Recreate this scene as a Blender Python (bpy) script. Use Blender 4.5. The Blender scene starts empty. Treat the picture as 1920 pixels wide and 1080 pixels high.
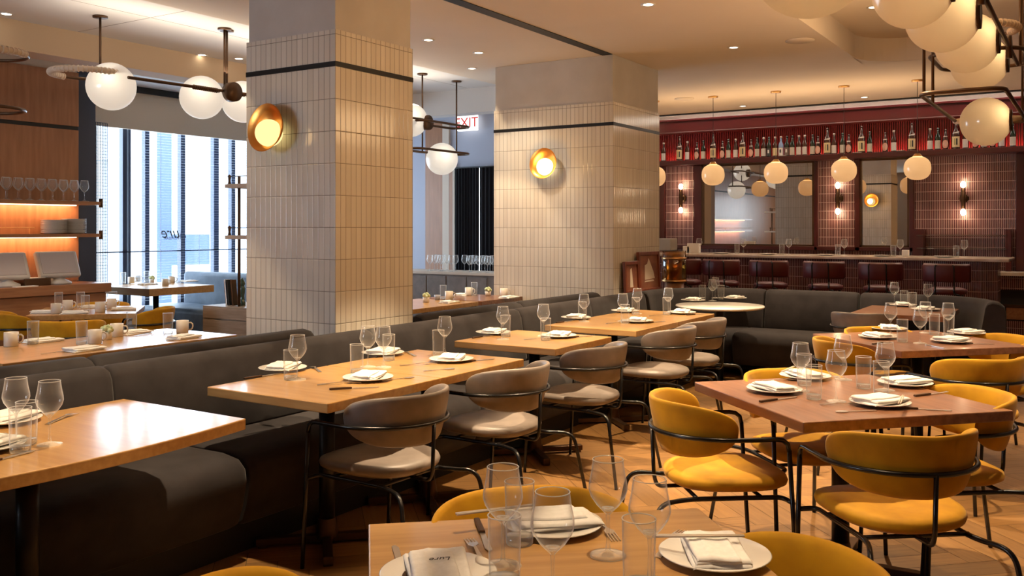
import bpy, bmesh, math, random
from mathutils import Vector, Matrix
random.seed(7)
C = bpy.context.scene.collection
PI = math.pi

# ------------------------------------------------------------------ camera, world, exposure
FPX, HOR, CX, EYE = 1723.0, 428.0, 960.0, 1.47
TH = math.radians(32.55)
CT, ST = math.cos(TH), math.sin(TH)
cam = bpy.data.cameras.new('camera'); camo = bpy.data.objects.new('camera', cam); C.objects.link(camo)
camo.location = (0, 0, EYE); camo.rotation_euler = (PI/2, 0, TH-PI/2)
cam.sensor_width = 36; cam.lens = FPX/1920*36; cam.shift_y = (HOR-540)/1920; cam.clip_start = .05
bpy.context.scene.camera = camo
sc = bpy.context.scene
sc.view_settings.view_transform = 'Standard'; sc.view_settings.look = 'None'
sc.view_settings.exposure = 0.08; sc.view_settings.gamma = 1; sc.view_settings.use_curve_mapping = False
sc.cycles.use_denoising = True
sc.cycles.max_bounces = 8; sc.cycles.diffuse_bounces = 4; sc.cycles.glossy_bounces = 4
sc.cycles.transmission_bounces = 6; sc.cycles.transparent_max_bounces = 24
sc.cycles.sample_clamp_indirect = 4.0
sc.cycles.caustics_reflective = False; sc.cycles.caustics_refractive = False
w = bpy.data.worlds.new('sky'); sc.world = w; w.use_nodes = True
w.node_tree.nodes['Background'].inputs[0].default_value = (.74, .87, 1, 1)
w.node_tree.nodes['Background'].inputs[1].default_value = 5.0

def lamp(name, typ, loc, energy, color, **k):
    l = bpy.data.lights.new(name, typ); l.energy = energy; l.color = color
    for a, b in k.items():
        if a not in ('rot', 'aim'): setattr(l, a, b)
    o = bpy.data.objects.new(name, l); C.objects.link(o); o.location = loc
    if 'rot' in k: o.rotation_euler = k['rot']
    if 'aim' in k:
        d = Vector(k['aim'])-Vector(loc); o.rotation_euler = d.to_track_quat('-Z', 'Y').to_euler()
    return o
WARM = (1, .67, .36); WARM2 = (1, .74, .46)
# daylight portals in the two windows
o = lamp('window_daylight', 'AREA', (8.8, 10.62, 1.6), 1, (1, 1, 1), shape='RECTANGLE', size=4.3, size_y=2.5, rot=(-PI/2, 0, 0)); o.data.cycles.is_portal = True
# the bright overcast street side, shining in through the panes
lamp('window_skylight', 'AREA', (8.8, 11.15, 1.75), 330, (.70, .84, 1), shape='RECTANGLE', size=4.4, size_y=2.5, rot=(-PI/2, 0, 0))

# cool fill added behind the viewer for the column faces, no known window
lamp('added_side_fill', 'AREA', (-2.93, 6.7, 1.9), 82, (.74, .85, 1), shape='RECTANGLE', size=1.3, size_y=2.0, rot=(0, -PI/2, 0))

def P(px, py, z):                      # point of the room at height z seen at this pixel
    d = FPX*(EYE-z)/(py-HOR); l = (px-CX)/FPX*d
    return d*CT+l*ST, d*ST-l*CT
def atX(px, py, X):
    u = (px-CX)/FPX; d = X/(CT+ST*u); return d*(ST-CT*u), EYE-(py-HOR)/FPX*d
def atY(px, py, Y):
    u = (px-CX)/FPX; d = Y/(ST-CT*u); return d*(CT+ST*u), EYE-(py-HOR)/FPX*d

# ------------------------------------------------------------------ materials
def nt(name):
    m = bpy.data.materials.new(name); m.use_nodes = True; n = m.node_tree
    return m, n, n.nodes['Principled BSDF']
def pb(name, col, rough=.5, metal=0, **k):
    m, n, b = nt(name)
    b.inputs['Base Color'].default_value = (*col, 1); b.inputs['Roughness'].default_value = rough; b.inputs['Metallic'].default_value = metal
    for a, v in k.items(): b.inputs[a.replace('_', ' ')].default_value = v
    return m
def noise_mix(n, c1, c2, scale, vec=None, detail=4, lo=.35, hi=.65):
    t = n.nodes.new('ShaderNodeTexNoise'); t.inputs['Scale'].default_value = scale; t.inputs['Detail'].default_value = detail
    if vec is not None: n.links.new(vec, t.inputs['Vector'])
    r = n.nodes.new('ShaderNodeValToRGB'); r.color_ramp.elements[0].position = lo; r.color_ramp.elements[1].position = hi
    r.color_ramp.elements[0].color = (*c1, 1); r.color_ramp.elements[1].color = (*c2, 1)
    n.links.new(t.outputs[0], r.inputs[0]); return r.outputs[0], t.outputs[0]
def coords(n, scale=(1, 1, 1), rot=(0, 0, 0), out='Object'):
    tc = n.nodes.new('ShaderNodeTexCoord'); mp = n.nodes.new('ShaderNodeMapping')
    mp.inputs['Scale'].default_value = scale; mp.inputs['Rotation'].default_value = rot
    n.links.new(tc.outputs[out], mp.inputs[0]); return mp.outputs[0]
def bump(n, b, h, strength=.2, dist=.01):
    bp = n.nodes.new('ShaderNodeBump'); bp.inputs['Strength'].default_value = strength; bp.inputs['Distance'].default_value = dist
    n.links.new(h, bp.inputs['Height']); n.links.new(bp.outputs[0], b.inputs['Normal'])
def wood(name, c1, c2, rough=.3, scale=(1.2, 16, 16), coat=.3, rot=0):
    m, n, b = nt(name)
    v = coords(n, scale, (0, 0, rot)); col, h = noise_mix(n, c1, c2, 3.0, v, 8, .3, .7)
    n.links.new(col, b.inputs['Base Color']); b.inputs['Roughness'].default_value = rough
    b.inputs['Coat Weight'].default_value = coat; b.inputs['Coat Roughness'].default_value = .12
    bump(n, b, h, .05, .002); return m
def mottled(name, c1, c2, scale, rough, bs=.1, **k):
    m, n, b = nt(name); v = coords(n); col, h = noise_mix(n, c1, c2, scale, v, 5)
    n.links.new(col, b.inputs['Base Color']); b.inputs['Roughness'].default_value = rough
    for a, vv in k.items(): b.inputs[a.replace('_', ' ')].default_value = vv
    if bs: bump(n, b, h, bs, .003)
    return m
def emit(name, col, s):
    m = bpy.data.materials.new(name); m.use_nodes = True; n = m.node_tree; n.nodes.clear()
    e = n.nodes.new('ShaderNodeEmission'); o = n.nodes.new('ShaderNodeOutputMaterial')
    e.inputs[0].default_value = (*col, 1); e.inputs[1].default_value = s; n.links.new(e.outputs[0], o.inputs[0]); return m
def glassy(name, tint=(1, 1, 1), refl=.05, edge=.75, rough=.02, white=0):
    m = bpy.data.materials.new(name); m.use_nodes = True; n = m.node_tree; n.nodes.clear()
    o = n.nodes.new('ShaderNodeOutputMaterial'); t = n.nodes.new('ShaderNodeBsdfTransparent'); g = n.nodes.new('ShaderNodeBsdfGlossy')
    mx = n.nodes.new('ShaderNodeMixShader'); lw = n.nodes.new('ShaderNodeLayerWeight'); mr = n.nodes.new('ShaderNodeMapRange')
    pw = n.nodes.new('ShaderNodeMath'); pw.operation = 'POWER'; pw.inputs[1].default_value = 2.3
    t.inputs[0].default_value = (*tint, 1); g.inputs['Roughness'].default_value = rough; lw.inputs[0].default_value = .5
    mr.inputs['To Min'].default_value = refl; mr.inputs['To Max'].default_value = edge
    n.links.new(lw.outputs['Facing'], pw.inputs[0]); n.links.new(pw.outputs[0], mr.inputs[0]); n.links.new(mr.outputs[0], mx.inputs[0])
    gs = g.outputs[0]
    if white:  # white mixed in at grazing angles, painted glints along the glass edges
        df = n.nodes.new('ShaderNodeBsdfDiffuse'); df.inputs[0].default_value = (.95, .95, .93, 1); tl = n.nodes.new('ShaderNodeBsdfTranslucent'); tl.inputs[0].default_value = (.95, .95, .93, 1)
        a = n.nodes.new('ShaderNodeMixShader'); a.inputs[0].default_value = .5; n.links.new(df.outputs[0], a.inputs[1]); n.links.new(tl.outputs[0], a.inputs[2])
        c = n.nodes.new('ShaderNodeMixShader'); c.inputs[0].default_value = white; n.links.new(gs, c.inputs[1]); n.links.new(a.outputs[0], c.inputs[2]); gs = c.outputs[0]
    n.links.new(t.outputs[0], mx.inputs[1]); n.links.new(gs, mx.inputs[2]); n.links.new(mx.outputs[0], o.inputs[0]); return m
def shade_glass(name, col, emis, es, gloss=.08):           # opal glass lit from inside
    m = bpy.data.materials.new(name); m.use_nodes = True; n = m.node_tree; n.nodes.clear()
    o = n.nodes.new('ShaderNodeOutputMaterial'); t = n.nodes.new('ShaderNodeBsdfTranslucent'); d = n.nodes.new('ShaderNodeBsdfDiffuse')
    g = n.nodes.new('ShaderNodeBsdfGlossy'); e = n.nodes.new('ShaderNodeEmission')
    m1 = n.nodes.new('ShaderNodeMixShader'); m2 = n.nodes.new('ShaderNodeMixShader'); ad = n.nodes.new('ShaderNodeAddShader')
    t.inputs[0].default_value = (*col, 1); d.inputs[0].default_value = (.35, .33, .30, 1); g.inputs['Roughness'].default_value = .15
    e.inputs[0].default_value = (*emis, 1); e.inputs[1].default_value = es; m1.inputs[0].default_value = .25; m2.inputs[0].default_value = gloss
    L = n.links.new
    L(t.outputs[0], m1.inputs[1]); L(d.outputs[0], m1.inputs[2]); L(m1.outputs[0], m2.inputs[1]); L(g.outputs[0], m2.inputs[2])
    L(m2.outputs[0], ad.inputs[0]); L(e.outputs[0], ad.inputs[1]); L(ad.outputs[0], o.inputs[0]); return m
def tile(name, c1, c2, grout, tw, th, gap, rough, z0=0, bs=.35, wav=.2, coat=0.0):
    """stacked upright tiles from the UV map, which is in metres"""
    m, n, b = nt(name); L = n.links.new
    uv = n.nodes.new('ShaderNodeUVMap'); sp = n.nodes.new('ShaderNodeSeparateXYZ'); L(uv.outputs[0], sp.inputs[0])
    def ma(op, a, bb=None):
        x = n.nodes.new('ShaderNodeMath'); x.operation = op
        for i, q in enumerate((a, bb)):
            if q is None: continue
            if isinstance(q, (int, float)): x.inputs[i].default_value = q
            else: L(q, x.inputs[i])
        return x.outputs[0]
    u = ma('DIVIDE', sp.outputs[0], tw); v = ma('DIVIDE', ma('SUBTRACT', sp.outputs[1], z0), th)
    fu, fv = ma('FRACT', u), ma('FRACT', v)
    du = ma('MULTIPLY', ma('MINIMUM', fu, ma('SUBTRACT', 1, fu)), tw); dv = ma('MULTIPLY', ma('MINIMUM', fv, ma('SUBTRACT', 1, fv)), th)
    dd = ma('MINIMUM', du, dv); mr = n.nodes.new('ShaderNodeMapRange'); L(dd, mr.inputs[0])
    mr.inputs['From Min'].default_value = gap*.4; mr.inputs['From Max'].default_value = gap*1.1
    cb = n.nodes.new('ShaderNodeCombineXYZ'); L(ma('FLOOR', u), cb.inputs[0]); L(ma('FLOOR', v), cb.inputs[1])
    wn = n.nodes.new('ShaderNodeTexWhiteNoise'); wn.noise_dimensions = '2D'; L(cb.outputs[0], wn.inputs['Vector'])
    mc = n.nodes.new('ShaderNodeMix'); mc.data_type = 'RGBA'; L(wn.outputs[0], mc.inputs[0])
    mc.inputs[6].default_value = (*c1, 1); mc.inputs[7].default_value = (*c2, 1)
    mg = n.nodes.new('ShaderNodeMix'); mg.data_type = 'RGBA'; L(mr.outputs[0], mg.inputs[0]); mg.inputs[6].default_value = (*grout, 1); L(mc.outputs[2], mg.inputs[7])
    L(mg.outputs[2], b.inputs['Base Color'])
    r2 = n.nodes.new('ShaderNodeMapRange'); L(mr.outputs[0], r2.inputs[0]); r2.inputs['To Min'].default_value = .8; r2.inputs['To Max'].default_value = rough
    L(r2.outputs[0], b.inputs['Roughness'])
    mr2 = n.nodes.new('ShaderNodeMapRange'); L(dd, mr2.inputs[0]); mr2.inputs['From Max'].default_value = gap*2.5; mr2.interpolation_type = 'SMOOTHSTEP'
    # every tile sits a touch askew, so reflections break up
    tilt = ma('MULTIPLY', ma('MULTIPLY', ma('SUBTRACT', fu, .5), ma('SUBTRACT', wn.outputs[0], .5)), wav*4)
    bow = ma('MULTIPLY', ma('MULTIPLY', ma('SUBTRACT', fu, .5), ma('SUBTRACT', fu, .5)), -wav*3)
    h = ma('ADD', mr2.outputs[0], ma('ADD', tilt, bow)); bump(n, b, h, bs, .0025)
    b.inputs['Coat Weight'].default_value = coat
    return m

OAK = wood('oak_top', (.44, .235, .075), (.57, .335, .125), .28, (14, 1.1, 14), .45)
OAKX = wood('oak_top_long', (.40, .21, .065), (.54, .31, .115), .28, (1.1, 14, 14), .5)
WAL = wood('walnut_top', (.19, .084, .042), (.32, .15, .078), .3, (12, 1.1, 12), .35)
WALL_W = wood('panel_wood', (.28, .115, .045), (.38, .165, .07), .42, (9, 9, .9), .1)
SHELFW = wood('shelf_wood', (.26, .11, .05), (.38, .18, .08), .4, (1.2, 12, 12), .1)
GREYW = wood('grey_oak', (.24, .19, .15), (.36, .30, .25), .5, (12, 1.2, 12), .0)
PLASTER = mottled('plaster_grey', (.48, .45, .42), (.56, .53, .50), 2.2, .85, .15)
CEIL = mottled('ceiling_paint', (.68, .58, .47), (.73, .63, .515), .7, .9, 0)
CEILW = pb('ceiling_white', (.70, .68, .66), .9)
COVEW = pb('cove_white', (.85, .80, .75), .9)
BLACK = pb('black_metal', (.012, .011, .011), .35, .4)
BLACKG = pb('black_gloss_tube', (.007, .007, .008), .25, 0)
DARK = pb('dark_slot', (.010, .009, .009), .6)
BRONZE = pb('bronze', (.10, .055, .03), .4, .8)
BRASS = pb('brass', (.75, .45, .18), .28, 1)
COPPER = pb('copper_dish', (.86, .36, .08), .30, 1)
STEEL = pb('steel', (.86, .84, .80), .28, 1)
PORC = pb('porcelain', (.80, .77, .72), .22, 0, Coat_Weight=.4)
MUG = pb('mug_glaze', (.66, .60, .52), .35)
LINEN = mottled('linen', (.80, .78, .75), (.88, .86, .83), 60, .9, .2)
PAPER = pb('paper', (.86, .85, .82), .8)
INK = pb('ink', (.02, .02, .02), .7)
MUST = mottled('mustard_velvet', (.43, .205, .003), (.56, .285, .005), 9, .75, .12, Specular_IOR_Level=.3, Sheen_Weight=.15, Sheen_Roughness=.4)
TAUPE = mottled('taupe_leather', (.175, .145, .125), (.22, .18, .155), 14, .42, .08)
CHAR = mottled('charcoal_velvet', (.022, .019, .021), (.034, .030, .033), 8, .85, .15, Sheen_Weight=.10, Sheen_Roughness=.5, Specular_IOR_Level=.25)
BLUEV = mottled('blue_leather', (.07, .11, .17), (.11, .16, .23), 6, .5, .1)
REDLAC = pb('red_lacquer', (.060, .004, .004), .32, 0, Coat_Weight=.3)
REDRIB = pb('red_ribs', (.20, .006, .007), .45)
REDSEAT = pb('oxblood_leather', (.085, .004, .004), .5)
MARBLE = mottled('marble', (.55, .42, .33), (.78, .70, .62), 5, .18, 0)
MARBLEW = mottled('white_marble', (.74, .70, .64), (.85, .82, .76), 4, .15, 0)
GLASS = glassy('clear_glass', (.985, .99, .985), .08, .94, .05, .72)
RIM = glassy('glass_rim', (1, 1, 1), .75, .95, .1, .7)  # rim whitened in its colour to look as if catching light
GLASSB = glassy('thick_glass', (.93, .93, .92), .30, .95, .08, .5)
PANE = glassy('window_glass', (.97, .99, 1), .04, .5)
MIRROR = pb('mirror_glass', (.62, .56, .50), .01, 1)
BULB = emit('bulb', (1, .76, .46), 30)
BULBS = emit('bulb_white', (1, .84, .62), 22)
OPAL = shade_glass('opal_globe', (.97, .80, .56), (1, .74, .46), .03)
OPALC = shade_glass('opal_globe_cool', (.95, .92, .86), (1, .92, .84), .2)
OPALB = shade_glass('opal_small', (.96, .74, .50), (1, .62, .30), .16)
SCON = emit('sconce_globe', (1, .80, .34), 1.25)
SCON2 = emit('sconce_globe_bright', (1, .84, .56), 2.2)
TUBEB = emit('tube_bulb', (1, .76, .48), 26)
LEDS = emit('led_strip', (1, .68, .40), 9)
DOWN = emit('downlight_lens', (1, .86, .66), 9)
CREAMT = tile('cream_tile', (.62, .57, .50), (.69, .645, .575), (.17, .14, .11), .0485, .205, .0021, .13, 1.475, .5, .22)
REDT = tile('oxblood_tile', (.065, .017, .022), (.115, .034, .038), (.60, .40, .37), .0225, .128, .0034, .22, .06, .3, .15)
SHADEF = pb('roller_shade', (.66, .56, .43), .9)
CURT = pb('black_curtain', (.006, .007, .012), .9)
BLUEW = pb('cool_wall_paint', (.42, .44, .52), .85)
NAVY = pb('navy_frame', (.018, .032, .075), .4)
SLAT = pb('blind_slat', (.55, .60, .68), .6)
AMBER = glassy('amber_glass', (.62, .40, .13), .10, .6)
DWOOD = wood('red_brown_frame', (.12, .025, .012), (.20, .05, .022), .35, (6, 6, 1), .3)
GREENP = pb('green_leaf', (.22, .36, .10), .6)
SUCC = mottled('pale_succulent', (.42, .50, .26), (.66, .70, .42), 30, .6, .1)
GREENM = pb('green_lacquer', (.03, .07, .05), .2, 0, Coat_Weight=.5)
SCREEN = pb('terminal_screen', (.42, .37, .36), .25)
GREYP = pb('grey_plastic', (.48, .46, .44), .4)
BARKG = pb('street_facade', (.80, .84, .88), .8)
BARKB = pb('street_blue', (.14, .20, .36), .7)
PALEW = pb('cream_paint', (.62, .52, .42), .7)
RIBW = pb('pale_ribbed_sleeve', (.80, .66, .52), .55)

# ------------------------------------------------------------------ mesh helpers
class MB:
    def __init__(s): s.v = []; s.f = []; s.uv = []; s.sm = []; s.mi = []
    def add(s, vs, fs, smooth=False, uv=None, mi=0):
        b = len(s.v); s.v += [tuple(p) for p in vs]
        for k, f in enumerate(fs):
            s.f.append([b+i for i in f]); s.sm.append(smooth); s.mi.append(mi)
            s.uv.append(uv[k] if uv else None)
        return s
    def box(s, x0, y0, z0, x1, y1, z1, mi=0, M=None):
        x0, x1 = min(x0, x1), max(x0, x1); y0, y1 = min(y0, y1), max(y0, y1); z0, z1 = min(z0, z1), max(z0, z1)
        vs = [(x, y, z) for z in (z0, z1) for y in (y0, y1) for x in (x0, x1)]
        fs = [(0, 2, 3, 1), (4, 5, 7, 6), (0, 1, 5, 4), (2, 6, 7, 3), (0, 4, 6, 2), (1, 3, 7, 5)]
        ax = [(0, 1), (0, 1), (0, 2), (0, 2), (1, 2), (1, 2)]
        uv = [[(vs[i][a], vs[i][b]) for i in f] for f, (a, b) in zip(fs, ax)]
        if M is not None: vs = [M @ Vector(p) for p in vs]
        return s.add(vs, fs, False, uv, mi)
    def lathe(s, prof, n=24, c=(0, 0, 0), M=None, smooth=True, mi=0):
        vs = []; fs = []
        for r, z in prof:
            for k in range(n):
                a = 2*PI*k/n; p = Vector((r*math.cos(a), r*math.sin(a), z))
                if M is not None: p = M @ p
                vs.append((p.x+c[0], p.y+c[1], p.z+c[2]))
        for i in range(len(prof)-1):
            for k in range(n):
                a, b = i*n+k, i*n+(k+1) % n
                fs.append((a, b, b+n, a+n))
        if prof[0][0] > 1e-6 and prof[0][0] != prof[-1][0] or prof[0][1] != prof[-1][1]:
            pass
        return s.add(vs, fs, smooth, mi=mi)
    def ball(s, c, r, n=24, m=14, sz=1.0, p=1.0):
        prof = []
        for i in range(m+1):
            a = -PI/2+PI*i/m; prof.append((max(r*abs(math.cos(a))**p, 1e-5), r*sz*math.copysign(abs(math.sin(a))**p, a)))
        return s.lathe(prof, n, c)
    def cyl(s, p0, p1, r, n=12, r1=None):
        p0, p1 = Vector(p0), Vector(p1); q = (p1-p0).to_track_quat('Z', 'Y'); L = (p1-p0).length; r1 = r if r1 is None else r1
        return s.lathe([(1e-5, 0), (r, 0), (r, 0), (r1, L), (r1, L), (1e-5, L)], n, p0, q.to_matrix())
    def tube(s, pts, r, n=10, closed=False):
        pts = [Vector(p) for p in pts]; N = len(pts); vs = []; fs = []
        up = None
        for i, p in enumerate(pts):
            a = pts[(i-1) % N] if closed or i > 0 else p; b = pts[(i+1) % N] if closed or i < N-1 else p
            t = (b-a).normalized()
            if up is None:
                up = Vector((0, 0, 1)) if abs(t.z) < .9 else Vector((1, 0, 0))
            x = t.cross(up)
            if x.length < 1e-4: x = t.cross(Vector((0, 1, 0)))
            x.normalize(); y = x.cross(t).normalized(); up = y
            for k in range(n):
                an = 2*PI*k/n; vs.append(p+x*r*math.cos(an)+y*r*math.sin(an))
        for i in range(N if closed else N-1):
            for k in range(n):
                a, b = i*n+k, i*n+(k+1) % n; c, d = (b+n) % len(vs), (a+n) % len(vs); fs.append((a, b, c, d))
        s.add(vs, fs, True)
        if not closed:
            s.add(vs[:n], [tuple(range(n))[::-1]]); s.add(vs[-n:], [tuple(range(n))])
        return s
    def prism(s, pts, z0, z1, mi=0):
        n = len(pts); vs = [(x, y, z0) for x, y in pts]+[(x, y, z1) for x, y in pts]
        fs = [tuple(range(n))[::-1], tuple(range(n, 2*n))]+[(i, (i+1) % n, n+(i+1) % n, n+i) for i in range(n)]
        L = 0; per = [0]
        for i in range(n):
            a, b = pts[i], pts[(i+1) % n]; L += math.hypot(a[0]-b[0], a[1]-b[1]); per.append(L)
        uv = [[(vs[i][0], vs[i][1]) for i in fs[0]], [(vs[i][0], vs[i][1]) for i in fs[1]]]
        uv += [[(per[i], z0), (per[i+1], z0), (per[i+1], z1), (per[i], z1)] for i in range(n)]
        return s.add(vs, fs, False, uv, mi)
    def loft(s, path, sec, shr=.0, close=True, smooth=True):
        """path: plan points; sec: closed (offset, z) ring, offset to the left of travel"""
        N = len(path); n = len(sec); vs = []; fs = []
        co = sum(o for o, z in sec)/n; cz = sum(z for o, z in sec)/n
        for i in range(N):
            a = Vector(path[max(i-1, 0)]); b = Vector(path[min(i+1, N-1)]); t = (b-a).normalized(); nx, ny = -t.y, t.x
            k = 1-shr if i in (0, N-1) else 1
            for o, z in sec:
                oo = co+(o-co)*k; zz = cz+(z-cz)*k
                vs.append((path[i][0]+nx*oo, path[i][1]+ny*oo, zz))
        for i in range(N-1):
            for j in range(n):
                a, b = i*n+j, i*n+(j+1) % n; fs.append((a, b, b+n, a+n))
        s.add(vs, fs, smooth); s.add(vs[:n], [tuple(range(n))[::-1]]); s.add(vs[-n:], [tuple(range(n))]); return s
    def build(s, name, mat, parent=None, loc=None, bev=0, bseg=2, rot=None, sub=0):
        me = bpy.data.meshes.new(name); me.from_pydata(s.v, [], s.f); me.update()
        for p, sm, mi in zip(me.polygons, s.sm, s.mi): p.use_smooth = sm; p.material_index = mi
        if any(u for u in s.uv):
            ul = me.uv_layers.new(name='UVMap')
            for p, u in zip(me.polygons, s.uv):
                if u:
                    for li, q in zip(p.loop_indices, u): ul.data[li].uv = q
        bm = bmesh.new(); bm.from_mesh(me); bmesh.ops.remove_doubles(bm, verts=bm.verts, dist=1e-5)
        if not any(u for u in s.uv): bmesh.ops.recalc_face_normals(bm, faces=bm.faces)
        bm.to_mesh(me); bm.free()
        for m in (mat if isinstance(mat, (list, tuple)) else [mat]): me.materials.append(m)
        o = bpy.data.objects.new(name, me); C.objects.link(o)
        if parent: o.parent = parent
        if loc: o.location = loc
        if rot is not None: o.rotation_euler = (0, 0, rot) if isinstance(rot, (int, float)) else rot
        if bev:
            b = o.modifiers.new('bevel', 'BEVEL'); b.width = bev; b.segments = bseg; b.limit_method = 'ANGLE'; b.angle_limit = .6
            me.shade_smooth() if False else None
        if sub: md = o.modifiers.new('sub', 'SUBSURF'); md.levels = sub; md.render_levels = sub
        return o
def tag(o, label, cat, group=None):
    o['label'] = label; o['category'] = cat
    if group: o['group'] = group
    return o
def thing(name, label, cat, loc=(0, 0, 0), rz=0, group=None):
    o = bpy.data.objects.new(name, None); C.objects.link(o); o.empty_display_size = .1
    o.location = loc; o.rotation_euler = (0, 0, rz); return tag(o, label, cat, group)
def struct(o):
    o['kind'] = 'structure'; return o
def copy_tree(o, parent=None):
    c = o.copy(); C.objects.link(c); c.parent = parent
    for ch in list(o.children): copy_tree(ch, c)
    return c
USED = {}
def place(key, make, loc, rz, label, group=None, cat=None):
    """first call builds the kind, later calls copy it with its parts"""
    if key not in USED: USED[key] = make(); o = USED[key]
    else: o = copy_tree(USED[key])
    o.location = loc; o.rotation_euler = (0, 0, rz); o['label'] = label
    if group: o['group'] = group
    if cat: o['category'] = cat
    return o
def fillet(pts, r, n=6):
    pts = [Vector(p) for p in pts]; out = [pts[0]]
    for i in range(1, len(pts)-1):
        a, b, c = pts[i-1], pts[i], pts[i+1]; u = (a-b); v = (c-b); k = min(r, u.length*.49, v.length*.49)
        p, q = b+u.normalized()*k, b+v.normalized()*k
        for j in range(n+1):
            t = j/n; out.append(p*(1-t)**2+b*2*t*(1-t)+q*t*t)
    out.append(pts[-1]); return out
def text(name, s, size, mat, parent, loc, rot, shear=0, ext=.001, align='CENTER', sx=1):
    c = bpy.data.curves.new(name, 'FONT'); c.body = s; c.size = size; c.extrude = ext; c.shear = shear; c.align_x = align; c.align_y = 'CENTER'
    c.materials.append(mat); o = bpy.data.objects.new(name, c); C.objects.link(o); o.location = loc; o.rotation_euler = rot; o.scale = (sx, 1, 1)
    bpy.context.view_layer.update(); me = bpy.data.meshes.new_from_object(o.evaluated_get(bpy.context.evaluated_depsgraph_get()))
    o2 = bpy.data.objects.new(name, me); C.objects.link(o2); o2.location = loc; o2.rotation_euler = rot; o2.scale = (sx, 1, 1)
    bpy.data.objects.remove(o)
    if parent: o2.parent = parent
    return o2

# ------------------------------------------------------------------ room shell
def planks():
    W, L = .135, .81; m = MB(); g = .0012; a = PI/4; ca, sa = math.cos(a), math.sin(a); cols = []
    for i in range(-140, 200):
        for j in range(-22, 22):
            bx, by = i*W+j*L, i*W-j*L
            for (x0, y0, x1, y1, k) in ((bx, by, bx+L, by+W, 0), (bx, by+W, bx+W, by+W+L, 1)):
                cx, cy = (x0+x1)/2, (y0+y1)/2; X, Y = cx*ca-cy*sa, cx*sa+cy*ca
                if not (0 < X < 14 and -3.2 < Y < 10.7) or (Y > 8.3 and X < 5): continue
                q = [(x0+g, y0+g), (x1-g, y0+g), (x1-g, y1-g), (x0+g, y1-g)]
                vs = [(x*ca-y*sa, x*sa+y*ca, 0) for x, y in q]
                ou, ov = random.random()*9, random.random()*9
                uv = [(x-x0+ou, y-y0+ov) if k == 0 else (y-y0+ou, x-x0+ov) for x, y in q]
                m.add(vs, [(0, 1, 2, 3)], False, [uv]); cols.append(random.random())
    return m, cols
mat, n, b = nt('oak_parquet'); L_ = n.links.new
uvn = n.nodes.new('ShaderNodeUVMap'); mp = n.nodes.new('ShaderNodeMapping'); mp.inputs['Scale'].default_value = (2, 22, 1); L_(uvn.outputs[0], mp.inputs[0])
col, h = noise_mix(n, (.20, .098, .030), (.29, .152, .050), 2.0, mp.outputs[0], 6, .3, .7)
vc = n.nodes.new('ShaderNodeAttribute'); vc.attribute_name = 'tone'; mr = n.nodes.new('ShaderNodeMapRange'); L_(vc.outputs['Fac'], mr.inputs[0])
mr.inputs['To Min'].default_value = .72; mr.inputs['To Max'].default_value = 1.12
hs = n.nodes.new('ShaderNodeHueSaturation'); L_(mr.outputs[0], hs.inputs['Value']); L_(col, hs.inputs['Color']); L_(hs.outputs[0], b.inputs['Base Color'])
b.inputs['Roughness'].default_value = .42; FLOORM = mat
m, cols = planks(); fl = struct(m.build('floor', FLOORM))
at = fl.data.attributes.new('tone', 'FLOAT', 'FACE'); at.data.foreach_set('value', cols[:len(fl.data.polygons)])
struct(MB().box(-3, -4.2, -.12, 14.3, 11.2, -.002).build('floor_base', DARK))
def S(name, mat, *bx, bev=0):
    m = MB()
    for q in bx: m.box(*q)
    return struct(m.build(name, mat, bev=bev))
# main ceiling with the raised tray on the near side
HC = 3.21
S('ceiling', CEIL, (-3, 2.1, HC, 13.2, 6.15, HC+.35), (10.25, -4.2, HC, 13.2, 2.1, HC+.35))
m = MB()
cor = [(10.26, 2.11), (9.75, 2.11)]+[(9.75+.5*math.sin(a), 1.6+.5*math.cos(a)) for a in [i*PI/2/10 for i in range(11)]][1:]+[(10.26, 1.6)]
m.prism(cor[::-1], HC, HC+.35); struct(m.build('ceiling_corner', CEIL))
S('ceiling_tray', CEIL, (-3, -4.2, HC+.24, 10.25, 2.1, HC+.35))
S('ceiling_left', CEILW, (-3, 6.15, 3.25, 9.58, 7.8, 3.55), (9.8, 6.15, 3.25, 11.2, 10.8, 3.55))
S('ceiling_bay', CEILW, (-3, 8.1, 3.33, 9.58, 10.95, 3.55))
S('trim_1', pb('beam_paint', (.58, .44, .30), .85), (-3, 7.8, 3.0, 9.58, 8.1, 3.55))
S('trim_2', CEILW, (9.58, 6.15, 2.94, 9.8, 10.8, 3.55))
S('trim_3', DARK, (3.0, 4.09, HC-.006, 8.27, 4.20, HC+.02))
for k, (a, bb) in enumerate((((-1, 6.75), (9.5, 6.755)), ((4.9, 6.16), (4.905, 7.79)), ((6.9, 6.16), (6.905, 7.79)))):
    S('trim_%d' % (k+4), pb('joint_%d' % k, (.30, .27, .25), .9), (a[0], a[1], 3.2485, bb[0], bb[1], 3.2505))
# bar side cove
S('ceiling_cove', COVEW, (13.2, -4.2, 3.44, 14.3, 6.3, 3.56), (13.16, -4.2, 3.24, 13.2, 6.3, 3.56))
S('wall_cove', COVEW, (14.0, -4.2, 3.221, 14.02, 6.2, 3.44))
S('trim_7', DARK, (13.15, -4.2, HC-.02, 13.215, 6.3, HC+.03))
lamp('cove_lamp', 'AREA', (13.62, 2.4, 3.30), 90, (1, .88, .76), shape='RECTANGLE', size=.12, size_y=7.2, rot=(PI, 0, 0))
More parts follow.
